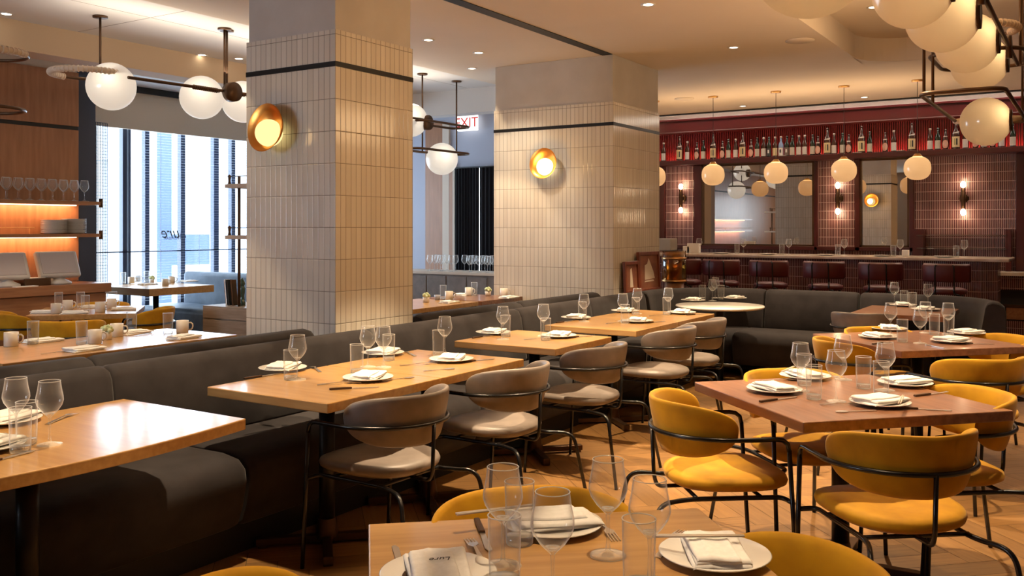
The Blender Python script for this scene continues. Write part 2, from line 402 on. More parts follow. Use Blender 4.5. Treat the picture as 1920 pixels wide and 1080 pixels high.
# far walls
S('wall_bar', REDLAC, (14.02, -4.2, 0, 14.3, 6.35, 3.5))
S('wall_return', PALEW, (11.2, 6.2, 0, 14.02, 6.35, 3.5))
yA, _ = atX(854, 300, 11.0); yB, _ = atX(940, 300, 11.0); _, zt = atX(890, 312, 11.0)
S('wall_far', BLUEW, (11.0, 6.2, 0, 11.2, yB-.6, 3.5), (11.0, yB-.6, zt, 11.2, 10.95, 3.5), (11.0, yA, 0, 11.2, 10.95, zt), (11.0, yB-.6, 0, 11.2, yA, .4))
S('wall_left', PALEW, (5.85, 10.8, 0, 6.62, 10.95, 3.5), (-3, 9.0, 0, 5.65, 9.12, 3.5), (-3, 9.12, 0, -2.9, 10.9, 3.5))
S('wall_side', NAVY, (5.66, 9.0, 0, 5.86, 10.79, 3.3))
S('wall_below_window', BLUEW, (6.62, 10.8, 0, 11.0, 10.95, .35))
S('wall_above_window', PALEW, (6.62, 10.8, 2.86, 11.0, 10.95, 3.5))
S('wall_behind', PALEW, (-3.15, -4.2, 0, -3, 5.6, 3.6), (-3.15, 7.8, 0, -3, 9.1, 3.6), (-3.15, 5.6, 0, -3, 7.8, 1.2), (-3.15, 5.6, 2.6, -3, 7.8, 3.6))  # unseen wall; its opening is added to let cool light in
S('added_window', PANE, (-3.08, 5.6, 1.2, -3.07, 7.8, 2.6)); S('trim_23', NAVY, (-3.12, 6.67, 1.2, -3.02, 6.73, 2.6)); S('wall_right', PALEW, (-3, -4.35, 0, 14.3, -4.2, 3.6))  # pane and mullion of the unseen opening, added for cool light
# wood lining of the service corner
S('wall_panel_1', WALL_W, (-3, 8.97, 2.53, 5.65, 8.998, 3.09)); S('wall_panel_2', WALL_W, (-3, 8.972, .925, 5.65, 8.998, 2.49))
S('trim_8', DARK, (-3, 8.985, 2.49, 5.65, 8.999, 2.53))
# bits of lining on the far wall seen between the columns
for k, (p0, p1, mt) in enumerate(((799, 831, WALL_W), (831, 843, PALEW), (843, 850, WALL_W), (850, 854, PALEW))):
    a, _ = atX(p0, 0, 10.98); b2, _ = atX(p1, 0, 10.98); _, zz = atX(p0, 232 if k < 2 else 305, 10.98)
    S('trim_%d' % (9+k), mt, (10.96, b2, 0, 10.998, a, zz))

# ------------------------------------------------------------------ tiled columns
def column(x0, x1, y0, y1, label, z0=0):
    t = thing('tiled_column', label, 'column', (x0, y0, 0), 0, 'tiled columns'); t['kind'] = 'thing'
    W, D = x1-x0, y1-y0
    MB().box(0, 0, 0, W, D, 2.5).box(0, 0, 2.53, W, D, 2.735).build('tile_cladding', CREAMT, t)
    MB().box(.012, .012, 2.735, W-.012, D-.012, HC-.0015).build('plaster_top', PLASTER, t)
    MB().box(.004, .004, 2.5, W-.004, D-.004, 2.53).box(-.003, -.003, 2.500, W+.003, D+.003, 2.532).build('black_band', BLACK, t)
    return t
column(4.31, 5.09, 4.08, 4.90, 'tall square tiled column behind the near banquette, lit grey on one face')
column(8.27, 9.41, 4.08, 5.51, 'wider tiled column farther off, closest to the red bar')

# ------------------------------------------------------------------ windows and outside
def window():
    t = struct(bpy.data.objects.new('window_1', None)); C.objects.link(t)
    Y = 10.8; m = MB()
    for p0, p1 in ((150, 172), (176, 183), (232, 240), (243, 247), (274, 282), (341, 344), (346, 349), (403, 412), (436, 438), (440, 443), (490, 500), (560, 566), (640, 648), (720, 726)):
        a, _ = atY(p0, 0, Y); b2, _ = atY(p1, 0, Y); m.box(a, Y+.02, .35, b2, Y+.10, 2.9)
    m.box(6.62, Y+.02, .35, 11.0, Y+.10, .42).box(6.62, Y+.02, 1.15, 11.0, Y+.05, 1.165)
    m.build('window_frame', NAVY, t)
    MB().box(6.62, Y+.055, .4, 11.0, Y+.060, 2.9).build('pane', PANE, t)
    a, z = atY(332, 437, Y); b2, z2 = atY(326, 447, Y)
    text('window_lettering', 'Lure', .22, INK, t, (a, Y+.05, z), (PI/2, 0, PI), .35)
    text('window_lettering', 'FISHBAR', .055, INK, t, (b2, Y+.05, z2), (PI/2, 0, PI), .1, sx=1.2)
    return t
window()
a0, _ = atY(247, 0, 10.8)
m = MB()
z = .5
while z < 2.78:
    m.box(a0, 10.74, z, 10.95, 10.762, z+.002); z += .036
vb = thing('venetian_blind', 'fine horizontal blind of thin slats across the big street window', 'blind', (0, 0, 0)); m.build('slats', SLAT, vb)
m = MB()
for p in (262, 300, 372, 425): x, _ = atY(p, 0, 10.75); m.box(x, 10.738, .5, x+.004, 10.742, 2.8)
m.build('cord', SLAT, vb); MB().box(a0, 10.73, 2.78, 10.95, 10.77, 2.82).build('head_rail', SLAT, vb)
# wire mesh screen at the window's dark end
m = MB(); xa, _ = atY(176, 0, 10.6); xb, _ = atY(201, 0, 10.6)
for i in range(9): x = xa+(xb-xa)*i/8; m.box(x, 10.6, .6, x+.006, 10.606, 2.8)
for i in range(56): m.box(xa, 10.6, .6+i*.04, xb, 10.606, .605+i*.04)
tag(m.build('wire_screen', NAVY), 'narrow dark wire mesh screen beside the service counter at the window', 'screen')
m = MB(); xa, _ = atY(148, 0, 10.5); xb, _ = atY(166, 0, 10.5)
for i in range(10): x = xa+(xb-xa)*i/10; m.tube([(x, 10.5+.02*(i % 2), .3), (x, 10.5+.02*(i % 2), 2.8)], .022, 8)
tag(m.build('dark_drape', NAVY), 'gathered dark navy drape at the end of the big window', 'drape')
tag(MB().box(6.3, 10.66, 2.77, 10.98, 10.68, 3.27).box(6.3, 10.65, 2.765, 10.98, 10.69, 2.785).build('roller_shade', SHADEF), 'beige roller shade half lowered over the big window', 'shade')
S('trim_13', BLACK, (6.3, 10.62, 3.25, 10.98, 10.70, 3.33))
# the street beyond
S('street_ground', BARKG, (-2, 11.3, -.15, 26, 24, -.05))
S('street_building', BARKG, (2, 21, 0, 26, 21.5, 9), (6, 20.85, 3.2, 24, 21, 3.45))
m = MB(); xa, _ = atY(300, 0, 16); xb, _ = atY(322, 0, 16); m.box(xa, 16, -.05, xb, 16.1, 7)
struct(m.build('street_pillar', BARKB))
xa, za = atY(322, 440, 18); xb, zb = atY(393, 495, 18); struct(MB().box(xa, 18, zb, xb, 18.3, za).build('street_box', BARKB))
# far window with black curtains
m2 = thing('window_curtain', 'black floor-length curtains with a bright gap between them on the far window', 'curtain')
def curtain(p0, p1):
    a, _ = atX(p0, 0, 10.9); b2, _ = atX(p1, 0, 10.9); mm = MB(); N = 40; vs = []; fs = []
    for i in range(N+1):
        y = a+(b2-a)*i/N; x = 10.88+.025*math.sin(i*1.3)
        vs += [(x, y, .25), (x, y, zt-.03), (x+.01, y, .25), (x+.01, y, zt-.03)]
    for i in range(N):
        k = i*4; fs += [(k, k+4, k+5, k+1), (k+2, k+3, k+7, k+6)]
    mm.add(vs, fs, True).build('curtain_panel', CURT, m2)
curtain(854, 897.5); curtain(901, 960)
MB().tube([(10.9, yA+.1, zt-.02), (10.9, 6.4, zt-.02)], .012).build('curtain_rod', BLACK, m2)
S('window_2', PANE, (11.1, yB-.6, .4, 11.11, yA, zt))
# exit sign
ye, ze = atX(877, 231, 10.9); t = thing('exit_sign', 'lit white exit sign with red letters high on the far wall', 'sign', (10.9, ye, ze))
MB().box(-.03, -.17, -.11, .03, .17, .11).build('sign_box', emit('sign_panel', (1, .97, .94), 1.6), t, bev=.006)
text('sign_letters', 'EXIT', .2, emit('exit_red', (.8, .03, .03), .8), t, (-.034, 0, 0), (PI/2, 0, -PI/2))
MB().cyl((0, 0, .11), (0, 0, 3.25-ze), .01).build('hanger', BLACK, t)

# ------------------------------------------------------------------ bar wall
XB = 14.0
def by(px): return atX(px, 300, XB)[0]
mt = MB()
S('trim_14', REDLAC, (13.86, -4.2, 2.99, 14.02, 6.2, 3.22), (13.82, -4.2, 2.985, 14.02, 6.2, 3.01), (13.83, -4.2, 3.18, 14.02, 6.2, 3.22), bev=.008)
m = MB(); y = -.2
while y < 6.2: m.box(13.985, y, 2.52, 14.02, y+.018, 2.99); y += .03
struct(m.build('wall_ribbed_panel', REDRIB))
S('trim_15', REDLAC, (13.70, -1, 2.47, 14.02, 6.2, 2.545), bev=.006)
def tilepanel(p0, p1, z0, z1, nm):
    struct(MB().box(13.985, by(p1), z0, 14.02, by(p0), z1).build(nm, REDT))
tilepanel(1249, 1303, 1.2, 2.47, 'wall_tile_1'); tilepanel(1534, 1604, 1.2, 2.47, 'wall_tile_2'); tilepanel(1714, 1905, 0, 2.47, 'wall_tile_3')
tilepanel(1150, 1712, 0, 1.2, 'wall_tile_4')
for k, (p0, p1) in enumerate(((1240, 1249), (1303, 1318), (1528, 1535), (1604, 1614), (1706, 1715), (1905, 1921))):
    S('trim_%d' % (16+k), REDLAC, (13.93, by(p1), 0 if k == 5 else 1.14, 14.02, by(p0), 2.47), bev=.008)
S('trim_22', REDLAC, (13.93, by(1714), 1.14, 14.02, by(1238), 1.20), bev=.006)
for p0, p1, lab in ((1318, 1528, 'wide framed mirror on the red bar wall'), (1614, 1706, 'narrow framed mirror beside the tiled end of the bar wall')):
    t = thing('wall_mirror', lab, 'mirror', (13.97, by(p1), 1.2), 0, 'mirrors behind the bar'); W = by(p0)-by(p1)
    MB().box(0, .02, .02, .012, W-.02, 1.25).build('mirror_glass', MIRROR, t)
    MB().box(-.03, 0, 0, .014, .025, 1.27).box(-.03, W-.025, 0, .014, W, 1.27).box(-.03, 0, 1.245, .014, W, 1.27).box(-.03, 0, 0, .014, W, .025).build('mirror_frame', BRONZE, t)
# lights washing the ribbed panel
lamp('bottle_shelf_lamp', 'AREA', (13.93, 3.0, 2.56), 14, (1, .35, .22), shape='RECTANGLE', size=.03, size_y=6.2, rot=(PI, 0, 0))
lamp('bottle_front_lamp', 'AREA', (13.45, 3.0, 3.16), 13, (1, .86, .70), shape='RECTANGLE', size=.05, size_y=6.2, rot=(0, math.radians(38), 0))
# bar counter
t = thing('bar_counter', 'long bar with marble top and oxblood tiled front', 'bar')
m = MB(); m.box(12.22, .88, 1.07, 13.05, 6.1, 1.11)
m.build('counter_top', MARBLE, t, bev=.012)
MB().prism([(12.45, 1.15), (12.55, 1.03), (12.95, 1.03), (12.95, 6.1), (12.40, 6.1), (12.40, 1.2)], 0, 1.07).build('tiled_front', REDT, t)
MB().tube([(12.28, 1.1, .22), (12.28, 6.0, .22)], .022).build('foot_rail', BRASS, t)
t = thing('back_bar_cabinet', 'low tiled back counter with open dark shelf at the end of the bar', 'cabinet')
MB().box(13.35, .1, .86, 13.95, 1.6, .90).build('worktop', MARBLE, t)
MB().box(13.40, .1, .68, 13.95, 1.6, .86).box(13.40, .1, 0, 13.95, 1.6, .28).build('tiled_front', REDT, t)
MB().box(13.42, .1, .28, 13.95, 1.6, .68).build('shelf_recess', DARK, t); MB().box(13.39, .1, .46, 13.42, 1.6, .49).build('shelf', BRONZE, t)
MB().box(13.395, .12, .30, 13.41, .55, .45).box(13.395, .58, .30, 13.41, 1.0, .45).build('crate_front', SHELFW, t)
t = thing('display_shelf', 'two thin glass shelves between red posts in front of the tiled wall', 'shelf')
for p in (1721, 1731, 1893): y = by(p); MB().box(13.78, y-.035, .9, 13.98, y+.035, 1.47 - 2/FPX*13).build('post', REDLAC, t)
for py in (441, 466):
    _, zz = atX(1800, py, 13.85); MB().box(13.74, by(1890), zz-.006, 13.97, by(1724), zz+.006).build('shelf', glassy('shelf_glass%d' % py, (.9, .85, .8), .35, .8), t)

# tube sconces
def tube_sconce():
    t = thing('tube_sconce', '', 'wall light')
    MB().cyl((-.09, 0, -.14), (-.09, 0, .14), .028, 16).build('body', BRONZE, t)
    MB().cyl((-.09, 0, 0), (0, 0, 0), .018).cyl((-.012, 0, 0), (0, 0, 0), .06, 20).build('wall_mount', BRONZE, t)
    for s in (-1, 1): MB().ball((-.09, 0, s*.19), .034, 16, 10, 1.35).build('bulb', TUBEB, t)
    return t
for k, (p, lab) in enumerate(((1277, 'double-ended tube sconce on the narrow tile panel next to the tiled column'), (1571, 'double-ended tube sconce between the two bar mirrors'), (1806, 'double-ended tube sconce on the broad tile panel at the bar end'))):
    y, zz = atX(p, 372, 13.9); place('tsc', tube_sconce, (13.98, y, zz), 0, lab, 'tube sconces on the bar wall')
    for s in (-1, 1): lamp('sconce_light', 'POINT', (13.86, y, zz+s*.25), 1.6, (1, .66, .38), shadow_soft_size=.04)

# bottles
def bottle_prof(kind):
    if kind == 'T': return [(1e-5, 0), (.05, 0), (.052, .01), (.052, .20), (.046, .235), (.020, .29), (.016, .31), (.016, .38), (1e-5, .38)]
    if kind == 'P': return [(1e-5, 0), (.028, 0), (.036, .02), (.042, .08), (.040, .13), (.026, .185), (.014, .215), (.013, .27), (1e-5, .27)]
    return [(1e-5, 0), (.037, 0), (.038, .01), (.038, .165), (.034, .19), (.016, .235), (.0145, .25), (.0145, .295), (1e-5, .295)]
def bottle(kind, gl, lab, cap, extra=None):
    t = thing('sake_bottle', '', 'bottle'); pr = bottle_prof(kind); MB().lathe(pr, 20).build('glass_body', gl, t)
    top = pr[-1][1]; MB().cyl((0, 0, top-.012), (0, 0, top+.014), pr[-2][0]+.003, 14).build('cap', cap, t)
    def wrap(r, z0, z1, a0, a1, nm, mt, sl=0):
        vs = []; fs = []; N = 14
        for i in range(N+1):
            a = a0+(a1-a0)*i/N; u = 2*i/N-1
            e = math.sqrt(max(0, 1-u*u)) if nm == 'oval_label' else 1
            zc, hh = (z0+z1)/2, (z1-z0)/2*e
            vs += [(-r*math.cos(a), r*math.sin(a), zc-hh+sl*u), (-r*math.cos(a), r*math.sin(a), zc+hh+sl*u)]
        for i in range(N): fs.append((2*i, 2*i+2, 2*i+3, 2*i+1))
        return MB().add(vs, fs, True).build(nm, mt, t)
    if kind == 'T':
        wrap(.0530, .03, .175, -1.1, 1.1, 'label', lab); wrap(.0485, .212, .236, -1.0, 1.0, 'neck_stripe', PAPER, -.012)
        wrap(.0538, .06, .15, -.45, -.1, 'label_print', INK); wrap(.0538, .06, .15, .12, .3, 'label_print', pb('olive', (.2, .2, .05), .6)); 
    elif kind == 'P':
        wrap(.0435, .02, .135, -1.0, 1.0, 'oval_label', lab); wrap(.030, .175, .19, -1.1, 1.1, 'neck_stripe', PAPER)
    else:
        wrap(.0388, .02, .135, -1.15, 1.15, 'label', lab)
        if extra: wrap(.0394, .06, .11, -.3, .3, 'label_print', extra)
    return t
GB = pb('brown_bottle_glass', (.035, .012, .008), .08); GG = pb('green_black_glass', (.008, .016, .010), .08); GBL = pb('pale_blue_glass', (.24, .34, .55), .12)
PINK = mottled('salmon_label', (.75, .36, .25), (.85, .6, .5), 20, .7, 0); YEL = pb('cream_label', (.80, .66, .38), .7); CAPW = pb('white_cap', (.9, .88, .85), .4)
KINDS = {'T': ('T', GB, YEL, GB, None, 'big brown bottle with pale shoulder stripe'), 'W': ('S', GB, PAPER, CAPW, None, 'brown bottle with white cap and white label'),
 's': ('S', GG, pb('grey_label', (.70, .68, .58), .7), GG, None, 'green-black bottle with dull label and dark cap'), 'P': ('P', GB, PINK, GB, None, 'waisted bottle with salmon oval label'),
 'K': ('S', GG, INK, GG, PAPER, 'black bottle with white round mark'), 'Y': ('S', GB, YEL, CAPW, None, 'bottle with cream yellow label'),
 'B': ('S', GBL, PAPER, CAPW, INK, 'pale blue glass bottle with white label'), 'D': ('S', GG, pb('dark_label', (.12, .08, .06), .6), GG, PAPER, 'dark bottle with dark label')}
blist = [(1244.4, 'W'), (1274.6, 'T'), (1288.9, 'W'), (1306.9, 'P'), (1319, 's'), (1337.6, 'T'), (1355, 'P'), (1366, 's'), (1379.6, 'W'), (1392.8, 'T'), (1408.5, 'P'), (1420, 's'), (1432, 'W'), (1442, 'K'), (1453.5, 'Y'), (1464.4, 'B'), (1475.5, 'D'), (1485.7, 's'), (1498, 'W'), (1509, 'W'), (1523.7, 's'), (1534, 'P'), (1551.5, 'T'), (1564, 'W'), (1580, 's'), (1591.6, 'P'), (1615.4, 'T'), (1631, 's'), (1660, 'P'), (1676, 'W'), (1710, 'T'), (1744, 'W'), (1758.6, 's'), (1773, 'P'), (1792.7, 'T'), (1810, 'W'), (1829, 'P'), (1845, 's'), (1861, 'P'), (1878, 'W'), (1899, 's')]
ORD = ['first', 'second', 'third', 'fourth', 'fifth', 'sixth', 'seventh', 'eighth', 'ninth', 'tenth', 'eleventh', 'twelfth', 'thirteenth', 'fourteenth', 'fifteenth', 'sixteenth', 'seventeenth', 'eighteenth']
cnt = {}
tot = {k: sum(1 for _, q in blist if q == k) for k in KINDS}
for px, k in blist:
    cnt[k] = cnt.get(k, 0)+1; y = atX(px, 300, 13.84)[0]; kd = KINDS[k]
    lab = kd[5]+' on the bar shelf' if tot[k] == 1 else kd[5]+', %s of its kind from the tiled column' % ORD[cnt[k]-1]
    o = place('bot'+k, lambda kd=kd: bottle(kd[0], kd[1], kd[2], kd[3], kd[4]), (13.84, y, 2.545), 0, lab, 'bottles on the shelf above the bar')
for px in (1608, 1690, 1468):
    y = atX(px, 300, 13.78)[0]; place('sauc', lambda: tag(MB().lathe([(1e-5, 0), (.04, 0), (.065, .008), (.064, .011), (1e-5, .004)], 20).build('small_saucer', PORC), '', 'saucer'), (13.75, y, 2.545), 0,
        {1608: 'small white saucer in front of the big bottle over the narrow mirror', 1690: 'small white saucer in the gap above the mirror end', 1468: 'small white saucer before the pale blue bottle'}[px], 'saucers on the bottle shelf')

# bar stools
def bar_stool():
    t = thing('bar_stool', '', 'bar stool')          # faces +x (the bar)
    m = MB(); pts = []
    for i in range(17):
        a = (i/16*2-1)*1.15; pts.append((-.23*math.cos(a)+.02, .27*math.sin(a)))
    m.loft(pts, [(-.014, .86), (-.018, 1.03), (0, 1.06), (.018, 1.03), (.014, .86), (0, .845)]); m.build('backrest', REDSEAT, t, bev=0)
    m = MB(); m.lathe([(1e-5, .70), (.19, .70), (.215, .72), (.21, .755), (.16, .775), (1e-5, .78)], 24); m.build('seat', REDSEAT, t)
    for s in (-1, 1):
        MB().tube(fillet([(-.245, .1*s, .80), (-.262, .1*s, 1.03), (-.262, .085*s, 1.045)], .02), .009).build('back_support', BLACKG, t)
        MB().tube(fillet([(-.245, .1*s, .81), (-.235, .1*s, .71), (-.19, .15*s, .70), (-.24, .22*s, 0)], .03), .011).build('leg', BLACKG, t)
        MB().tube([(.15, .14*s, .70), (.2, .22*s, 0)], .011).build('leg', BLACKG, t)
    MB().tube([(.19, .2, .25), (-.222, .2, .25), (-.222, -.2, .25), (.19, -.2, .25)], .009, closed=True).build('foot_ring', BLACKG, t)
    return t
for k, px in enumerate((1300, 1346, 1436, 1540, 1647, 1772)):
    X = 11.85; y = atX(px, 500, X-.2)[0]
    if k == 0: y = atX(1275, 500, X-.2)[0]
    place('bst', bar_stool, (X, y, 0), 0, 'oxblood leather bar stool, %s from the tiled column' % ORD[k], 'bar stools')

# pendants over the bar
def pendant():
    t = thing('globe_pendant', '', 'pendant light')
    MB().ball((0, 0, 0), .15, 28, 16, .93, .86).build('glass_shade', OPALB, t)
    MB().ball((0, 0, .04), .019, 12, 8).build('bulb', BULB, t)
    MB().lathe([(1e-5, .15), (.05, .145), (.055, .135), (.03, .17), (1e-5, .172)], 20).build('shade_cap', BRASS, t)
    MB().cyl((0, 0, .16), (0, 0, HC-2.175-.01), .0035, 8).build('cord', BLACK, t)
    MB().cyl((0, 0, HC-2.175-.02), (0, 0, HC-2.175), .065, 20).build('canopy', BRASS, t)
    return t
for k in range(5):
    y = 5.12-.832*k; place('pend', pendant, (11.65, y, 2.175), 0, 'amber glass pendant over the bar, %s counting from the tiled column' % ORD[k], 'pendants over the bar')

# column sconces
def dish_sconce(x, y, z, rz, label, mt, tilt=.35, e=6, col=(1, .62, .25)):
    t = thing('dish_sconce', label, 'wall light', (x, y, z), rz, 'dish sconces on the columns')      # faces -x
    R = Matrix.Rotation(-PI/2+.12, 3, 'Y')
    Rz = Matrix.Rotation(tilt, 3, 'Z')
    M = Rz @ R
    MB().lathe([(1e-5, .02), (.06, .022), (.12, .045), (.158, .085), (.161, .084), (.125, .037), (.06, .012), (1e-5, .01)], 40, (-.03, 0, 0), M).build('dish', COPPER, t)
    c = M @ Vector((0, 0, .085)); MB().ball((c.x-.0, c.y-.01, c.z-.035), .090, 28, 16).build('glass_globe', mt, t)
    MB().cyl((-.035, 0, 0), (0, 0, 0), .05, 20).build('wall_mount', BRASS, t)
    lamp('sconce_light', 'POINT', (x-.25*math.cos(rz), y-.25*math.sin(rz), z-.02), e, col, shadow_soft_size=.06)
dish_sconce(4.31, 4.60, 2.12, 0, 'copper dish sconce with yellow globe on the near tiled column', SCON, 0, 1.0)
dish_sconce(8.27, 4.83, 2.13, 0, 'copper dish sconce with white-hot globe on the far tiled column', SCON2, 0, 5)
dish_sconce(5.09, 4.5, 2.12, PI, 'copper dish sconce on the back of the near column, seen only in the bar mirror', SCON, 0, 4)

# ------------------------------------------------------------------ chandeliers
GR = .19
def globe(c, parent, mt, side=-1):
    x, y, z = c
    g = MB().ball((x, y, z), GR, 36, 20).build('glass_globe', mt, parent)
    MB().ball((x-.075, y+side*.085, z+.03), .020, 12, 8).build('bulb', BULB if mt is OPAL else BULBS, g)
    if mt is OPAL: MB().cyl((x, y+side*(GR-.035), z), (x, y+side*(GR-.005), z), .085, 24).build('globe_holder', BRONZE, g)
    return g
def stadium(x0, x1, y0, y1, z, r=.2, n=8):
    r = min(r, (y1-y0)/2-.001, (x1-x0)/2-.001); p = []
    for cx, cy, a0 in ((x1-r, y1-r, 0), (x0+r, y1-r, PI/2), (x0+r, y0+r, PI), (x1-r, y0+r, 3*PI/2)):
        for i in range(n+1): a = a0+PI/2*i/n; p.append((cx+r*math.cos(a), cy+r*math.sin(a), z))
    return p
def ring(c, r, parent, z, half=True):
    pts = [(c[0]+r*math.cos(a), c[1]+r*math.sin(a), z) for a in [2*PI*i/40 for i in range(40)]]
    MB().tube(pts, .012, closed=True).build('ring', BRONZE, parent)
    if half:
        pp = [(c[0]+r*math.cos(a), c[1]+r*math.sin(a), z) for a in [PI*.55+PI*1.15*i/60 for i in range(61)]]
        s = MB().tube(pp, .022, 12); 
        for i in range(0, 61, 2): 
            q = pp[i]; tdir = Vector((-(q[1]-c[1]), q[0]-c[0], 0)).normalized(); q = Vector(q); s.cyl(q-tdir*.004, q+tdir*.004, .027, 12)
        s.build('ribbed_sleeve', RIBW, parent)
def stem(x, y, z0, z1, parent):
    MB().cyl((x, y, z0), (x, y, z1), .010, 10).build('stem', BRONZE, parent)
    MB().cyl((x, y, z1-.015), (x, y, z1), .06, 20).build('canopy', BRONZE, parent)
# near side one above the mustard tables
t = thing('chandelier', 'bronze rod chandelier with a staggered row of glowing opal globes over the mustard chairs', 'chandelier', group='globe chandeliers')
YC = .73
globe((8.18, .755, 2.317), t, OPAL); globe((7.25, .71, 2.64), t, OPAL); globe((6.43, .70, 2.64), t, OPAL); globe((5.43, .71, 2.61), t, OPAL); globe((4.80, .76, 2.63), t, OPAL); globe((2.93, .76, 2.32), t, OPAL)
MB().tube(stadium(6.42, 8.55, .49, .98, 2.34, .1), .014, closed=True).build('lower_loop', BRONZE, t)
MB().tube(stadium(1.6, 3.35, .49, .98, 2.34, .1), .014, closed=True).build('lower_loop', BRONZE, t)
MB().tube([(3.6, YC-.235, 2.66), (7.6, YC-.235, 2.66)], .014).build('main_rod', BRONZE, t)
MB().tube(stadium(6.9, 7.7, .42, 1.0, 2.67, .15), .014, closed=True).build('upper_loop', BRONZE, t)
for xx in (5.12, 6.84): MB().cyl((xx, YC-.25, 2.66), (xx, YC-.22, 2.66), .075, 24).build('hub', BRONZE, t)
for sx in (-1, 1):
    MB().cyl((8.18, .755+sx*.17, 2.33), (8.25, .755+sx*.235, 2.34), .028, 14, .018).build('globe_arm', RIBW, t)
ring((6.9, .72), .27, t, 2.80)
for xx, yy, zz, z1 in ((6.50, .96, 2.34, HC), (6.95, .97, 2.34, HC+.24), (8.5, .52, 2.34, HC+.24), (7.62, .48, 2.66, HC+.24), (5.12, YC-.235, 2.66, HC+.24), (3.6, YC-.235, 2.66, HC+.24)):
    stem(xx, yy, zz, HC+.24, t)
# the one over the breakfast tables
t = thing('chandelier', 'bronze rod chandelier with pale opal globes hanging before the street window', 'chandelier', group='globe chandeliers')
globe((4.48, 6.67, 2.606), t, OPALC); globe((5.37, 6.68, 2.626), t, OPALC); globe((5.78, 6.62, 2.63), t, OPALC); globe((8.20, 6.60, 2.70), t, OPALC)
gx, gy = P(812, 296, 2.29) if False else (8.72, 6.55)
globe((gx, gy, 2.29), t, OPALC)
MB().tube([(4.5, 6.48, 2.665), (8.3, 6.42, 2.70)], .013).build('main_rod', BRONZE, t)
for x0 in (5.12, 5.56):
    m = MB().cyl((x0, 6.475, 2.67), (x0+.27, 6.475, 2.67), .016, 10)
    for i in range(13): x = x0+i*.02; m.cyl((x, 6.475, 2.67), (x+.006, 6.475, 2.67), .021, 10)
    m.build('ribbed_grip', BRONZE, t)
for xx in (5.50, 8.28): MB().cyl((xx, 6.40, 2.67), (xx, 6.47, 2.67), .085, 28).build('hub', BRONZE, t)
ring((4.36, 6.80), .27, t, 2.70)
MB().tube(stadium(8.10, 9.05, 6.34, 6.62, 2.68, .12), .014, closed=True).build('upper_loop', BRONZE, t)
MB().tube(stadium(8.0, 9.05, 6.34, 6.66, 2.36, .12), .014, closed=True).build('lower_loop', BRONZE, t)
for xx, yy, zz in ((4.64, 7.06, 2.70), (5.52, 6.56, 2.67), (5.58, 6.60, 2.67), (8.36, 6.56, 2.36), (9.0, 6.54, 2.36)): stem(xx, yy, zz, 3.25, t)
xr, yr = P(12, 107, 2.7)
t2 = thing('chandelier', 'end of another chandelier with ribbed ring and bronze hoop above the service counter', 'chandelier', group='globe chandeliers')
ring((xr-.15, yr), .27, t2, 2.70); ring((xr-.15, yr), .25, t2, 2.31, False); stem(xr-.42, yr, 2.31, 3.25, t2)

# ------------------------------------------------------------------ downlights
def downlight():
    t = thing('downlight', '', 'ceiling light')
    MB().lathe([(.035, .012), (.040, -.004), (.058, -.005), (.058, .0), (.04, 0)], 24).build('trim_ring', CEILW, t)
    MB().cyl((0, 0, -.002), (0, 0, .001), .038, 20).build('lens', DOWN, t); return t
dls = [(6.59, 2.95, HC, 'over the banquette tables, above the lone square table'), (8.6, 2.96, HC, 'above the round marble table'), (7.5, 5.18, HC, 'in the aisle ceiling between the columns, middle one'), (6.74, 5.22, HC, 'in the aisle ceiling, closest to the near column'), (8.2, 5.75, HC, 'small, beside the far column'), (8.68, 1.7, HC+.24, 'inside the raised ceiling tray'), (12.8, 2.62, HC, 'above the bar toward its open end'), (12.8, 4.27, HC, 'above the bar toward the tiled column')]
for px, py, zz, lb in ((12, 26, 3.25, 'in the pale ceiling above the service counter'), (448, 110, 3.25, 'in the pale ceiling beside the near column'), (379, 103, 3.25, 'in the pale ceiling over the globe pair')):
    x, y = P(px, py, zz); dls.append((x, y, zz, lb))
for x, y, zz, lb in dls: place('dl', downlight, (x, y, zz), 0, 'round recessed downlight '+lb, 'recessed downlights')
x, y = P(1500, 76, HC); tag(MB().cyl((x, y, HC-.006), (x, y, HC), .13, 32).build('ceiling_speaker', CEIL), 'flat round speaker cover in the ceiling beside the tray', 'speaker')
x, y = P(1283, 185, HC); tag(MB().cyl((x, y, HC-.006), (x, y, HC), .13, 32).build('ceiling_speaker', CEIL), 'flat round speaker cover in the ceiling near the bar', 'speaker')
def spot(x, y, tx, ty, e, size=56, blend=.18, z=HC-.03, col=WARM2, r=.035, tz=.75):
    lamp('downlight_beam', 'SPOT', (x, y, z), e, col, spot_size=math.radians(size), spot_blend=blend, shadow_soft_size=r, aim=(tx, ty, tz))
for (x, e) in ((2.6, 400), (4.6, 540), (6.59, 540), (8.6, 300)): spot(x, 2.95, x, 2.75, e, 66, .2)
for (x, y, tx, ty, e) in ((4.6, 1.55, 4.2, 1.1, 560), (6.7, 1.6, 6.4, 1.2, 460), (8.68, 1.7, 8.6, 1.5, 200), (3.3, .95, 3.35, .7, 120), (1.75, .85, 1.7, 1.0, 230), (5.2, -.6, 5.2, -.5, 170), (7.4, -.4, 7.3, -.3, 170)): spot(x, y, tx, ty, e, 64, .16, HC+.2)
for (x, y, e) in ((6.74, 5.3, 120), (7.5, 5.4, 110), (3.2, 5.3, 110), (4.2, 5.4, 110), (8.2, 5.75, 90)): spot(x, y, x, y, e, 70)
for (x, y, e) in ((4.7, 7.3, 80), (7.3, 9.9, 80)): spot(x, y, x, y, e, 70, .35, 3.2)
for (x, y, e) in ((12.8, 2.62, 44), (12.8, 4.27, 44), (12.8, 1.2, 34)): spot(x, y, x, y, e, 90)
# spots grazing the columns
spot(7.2, 5.1, 8.3, 5.2, 60, 60, .6, HC-.03, (1, .86, .66), .03, 1.6)
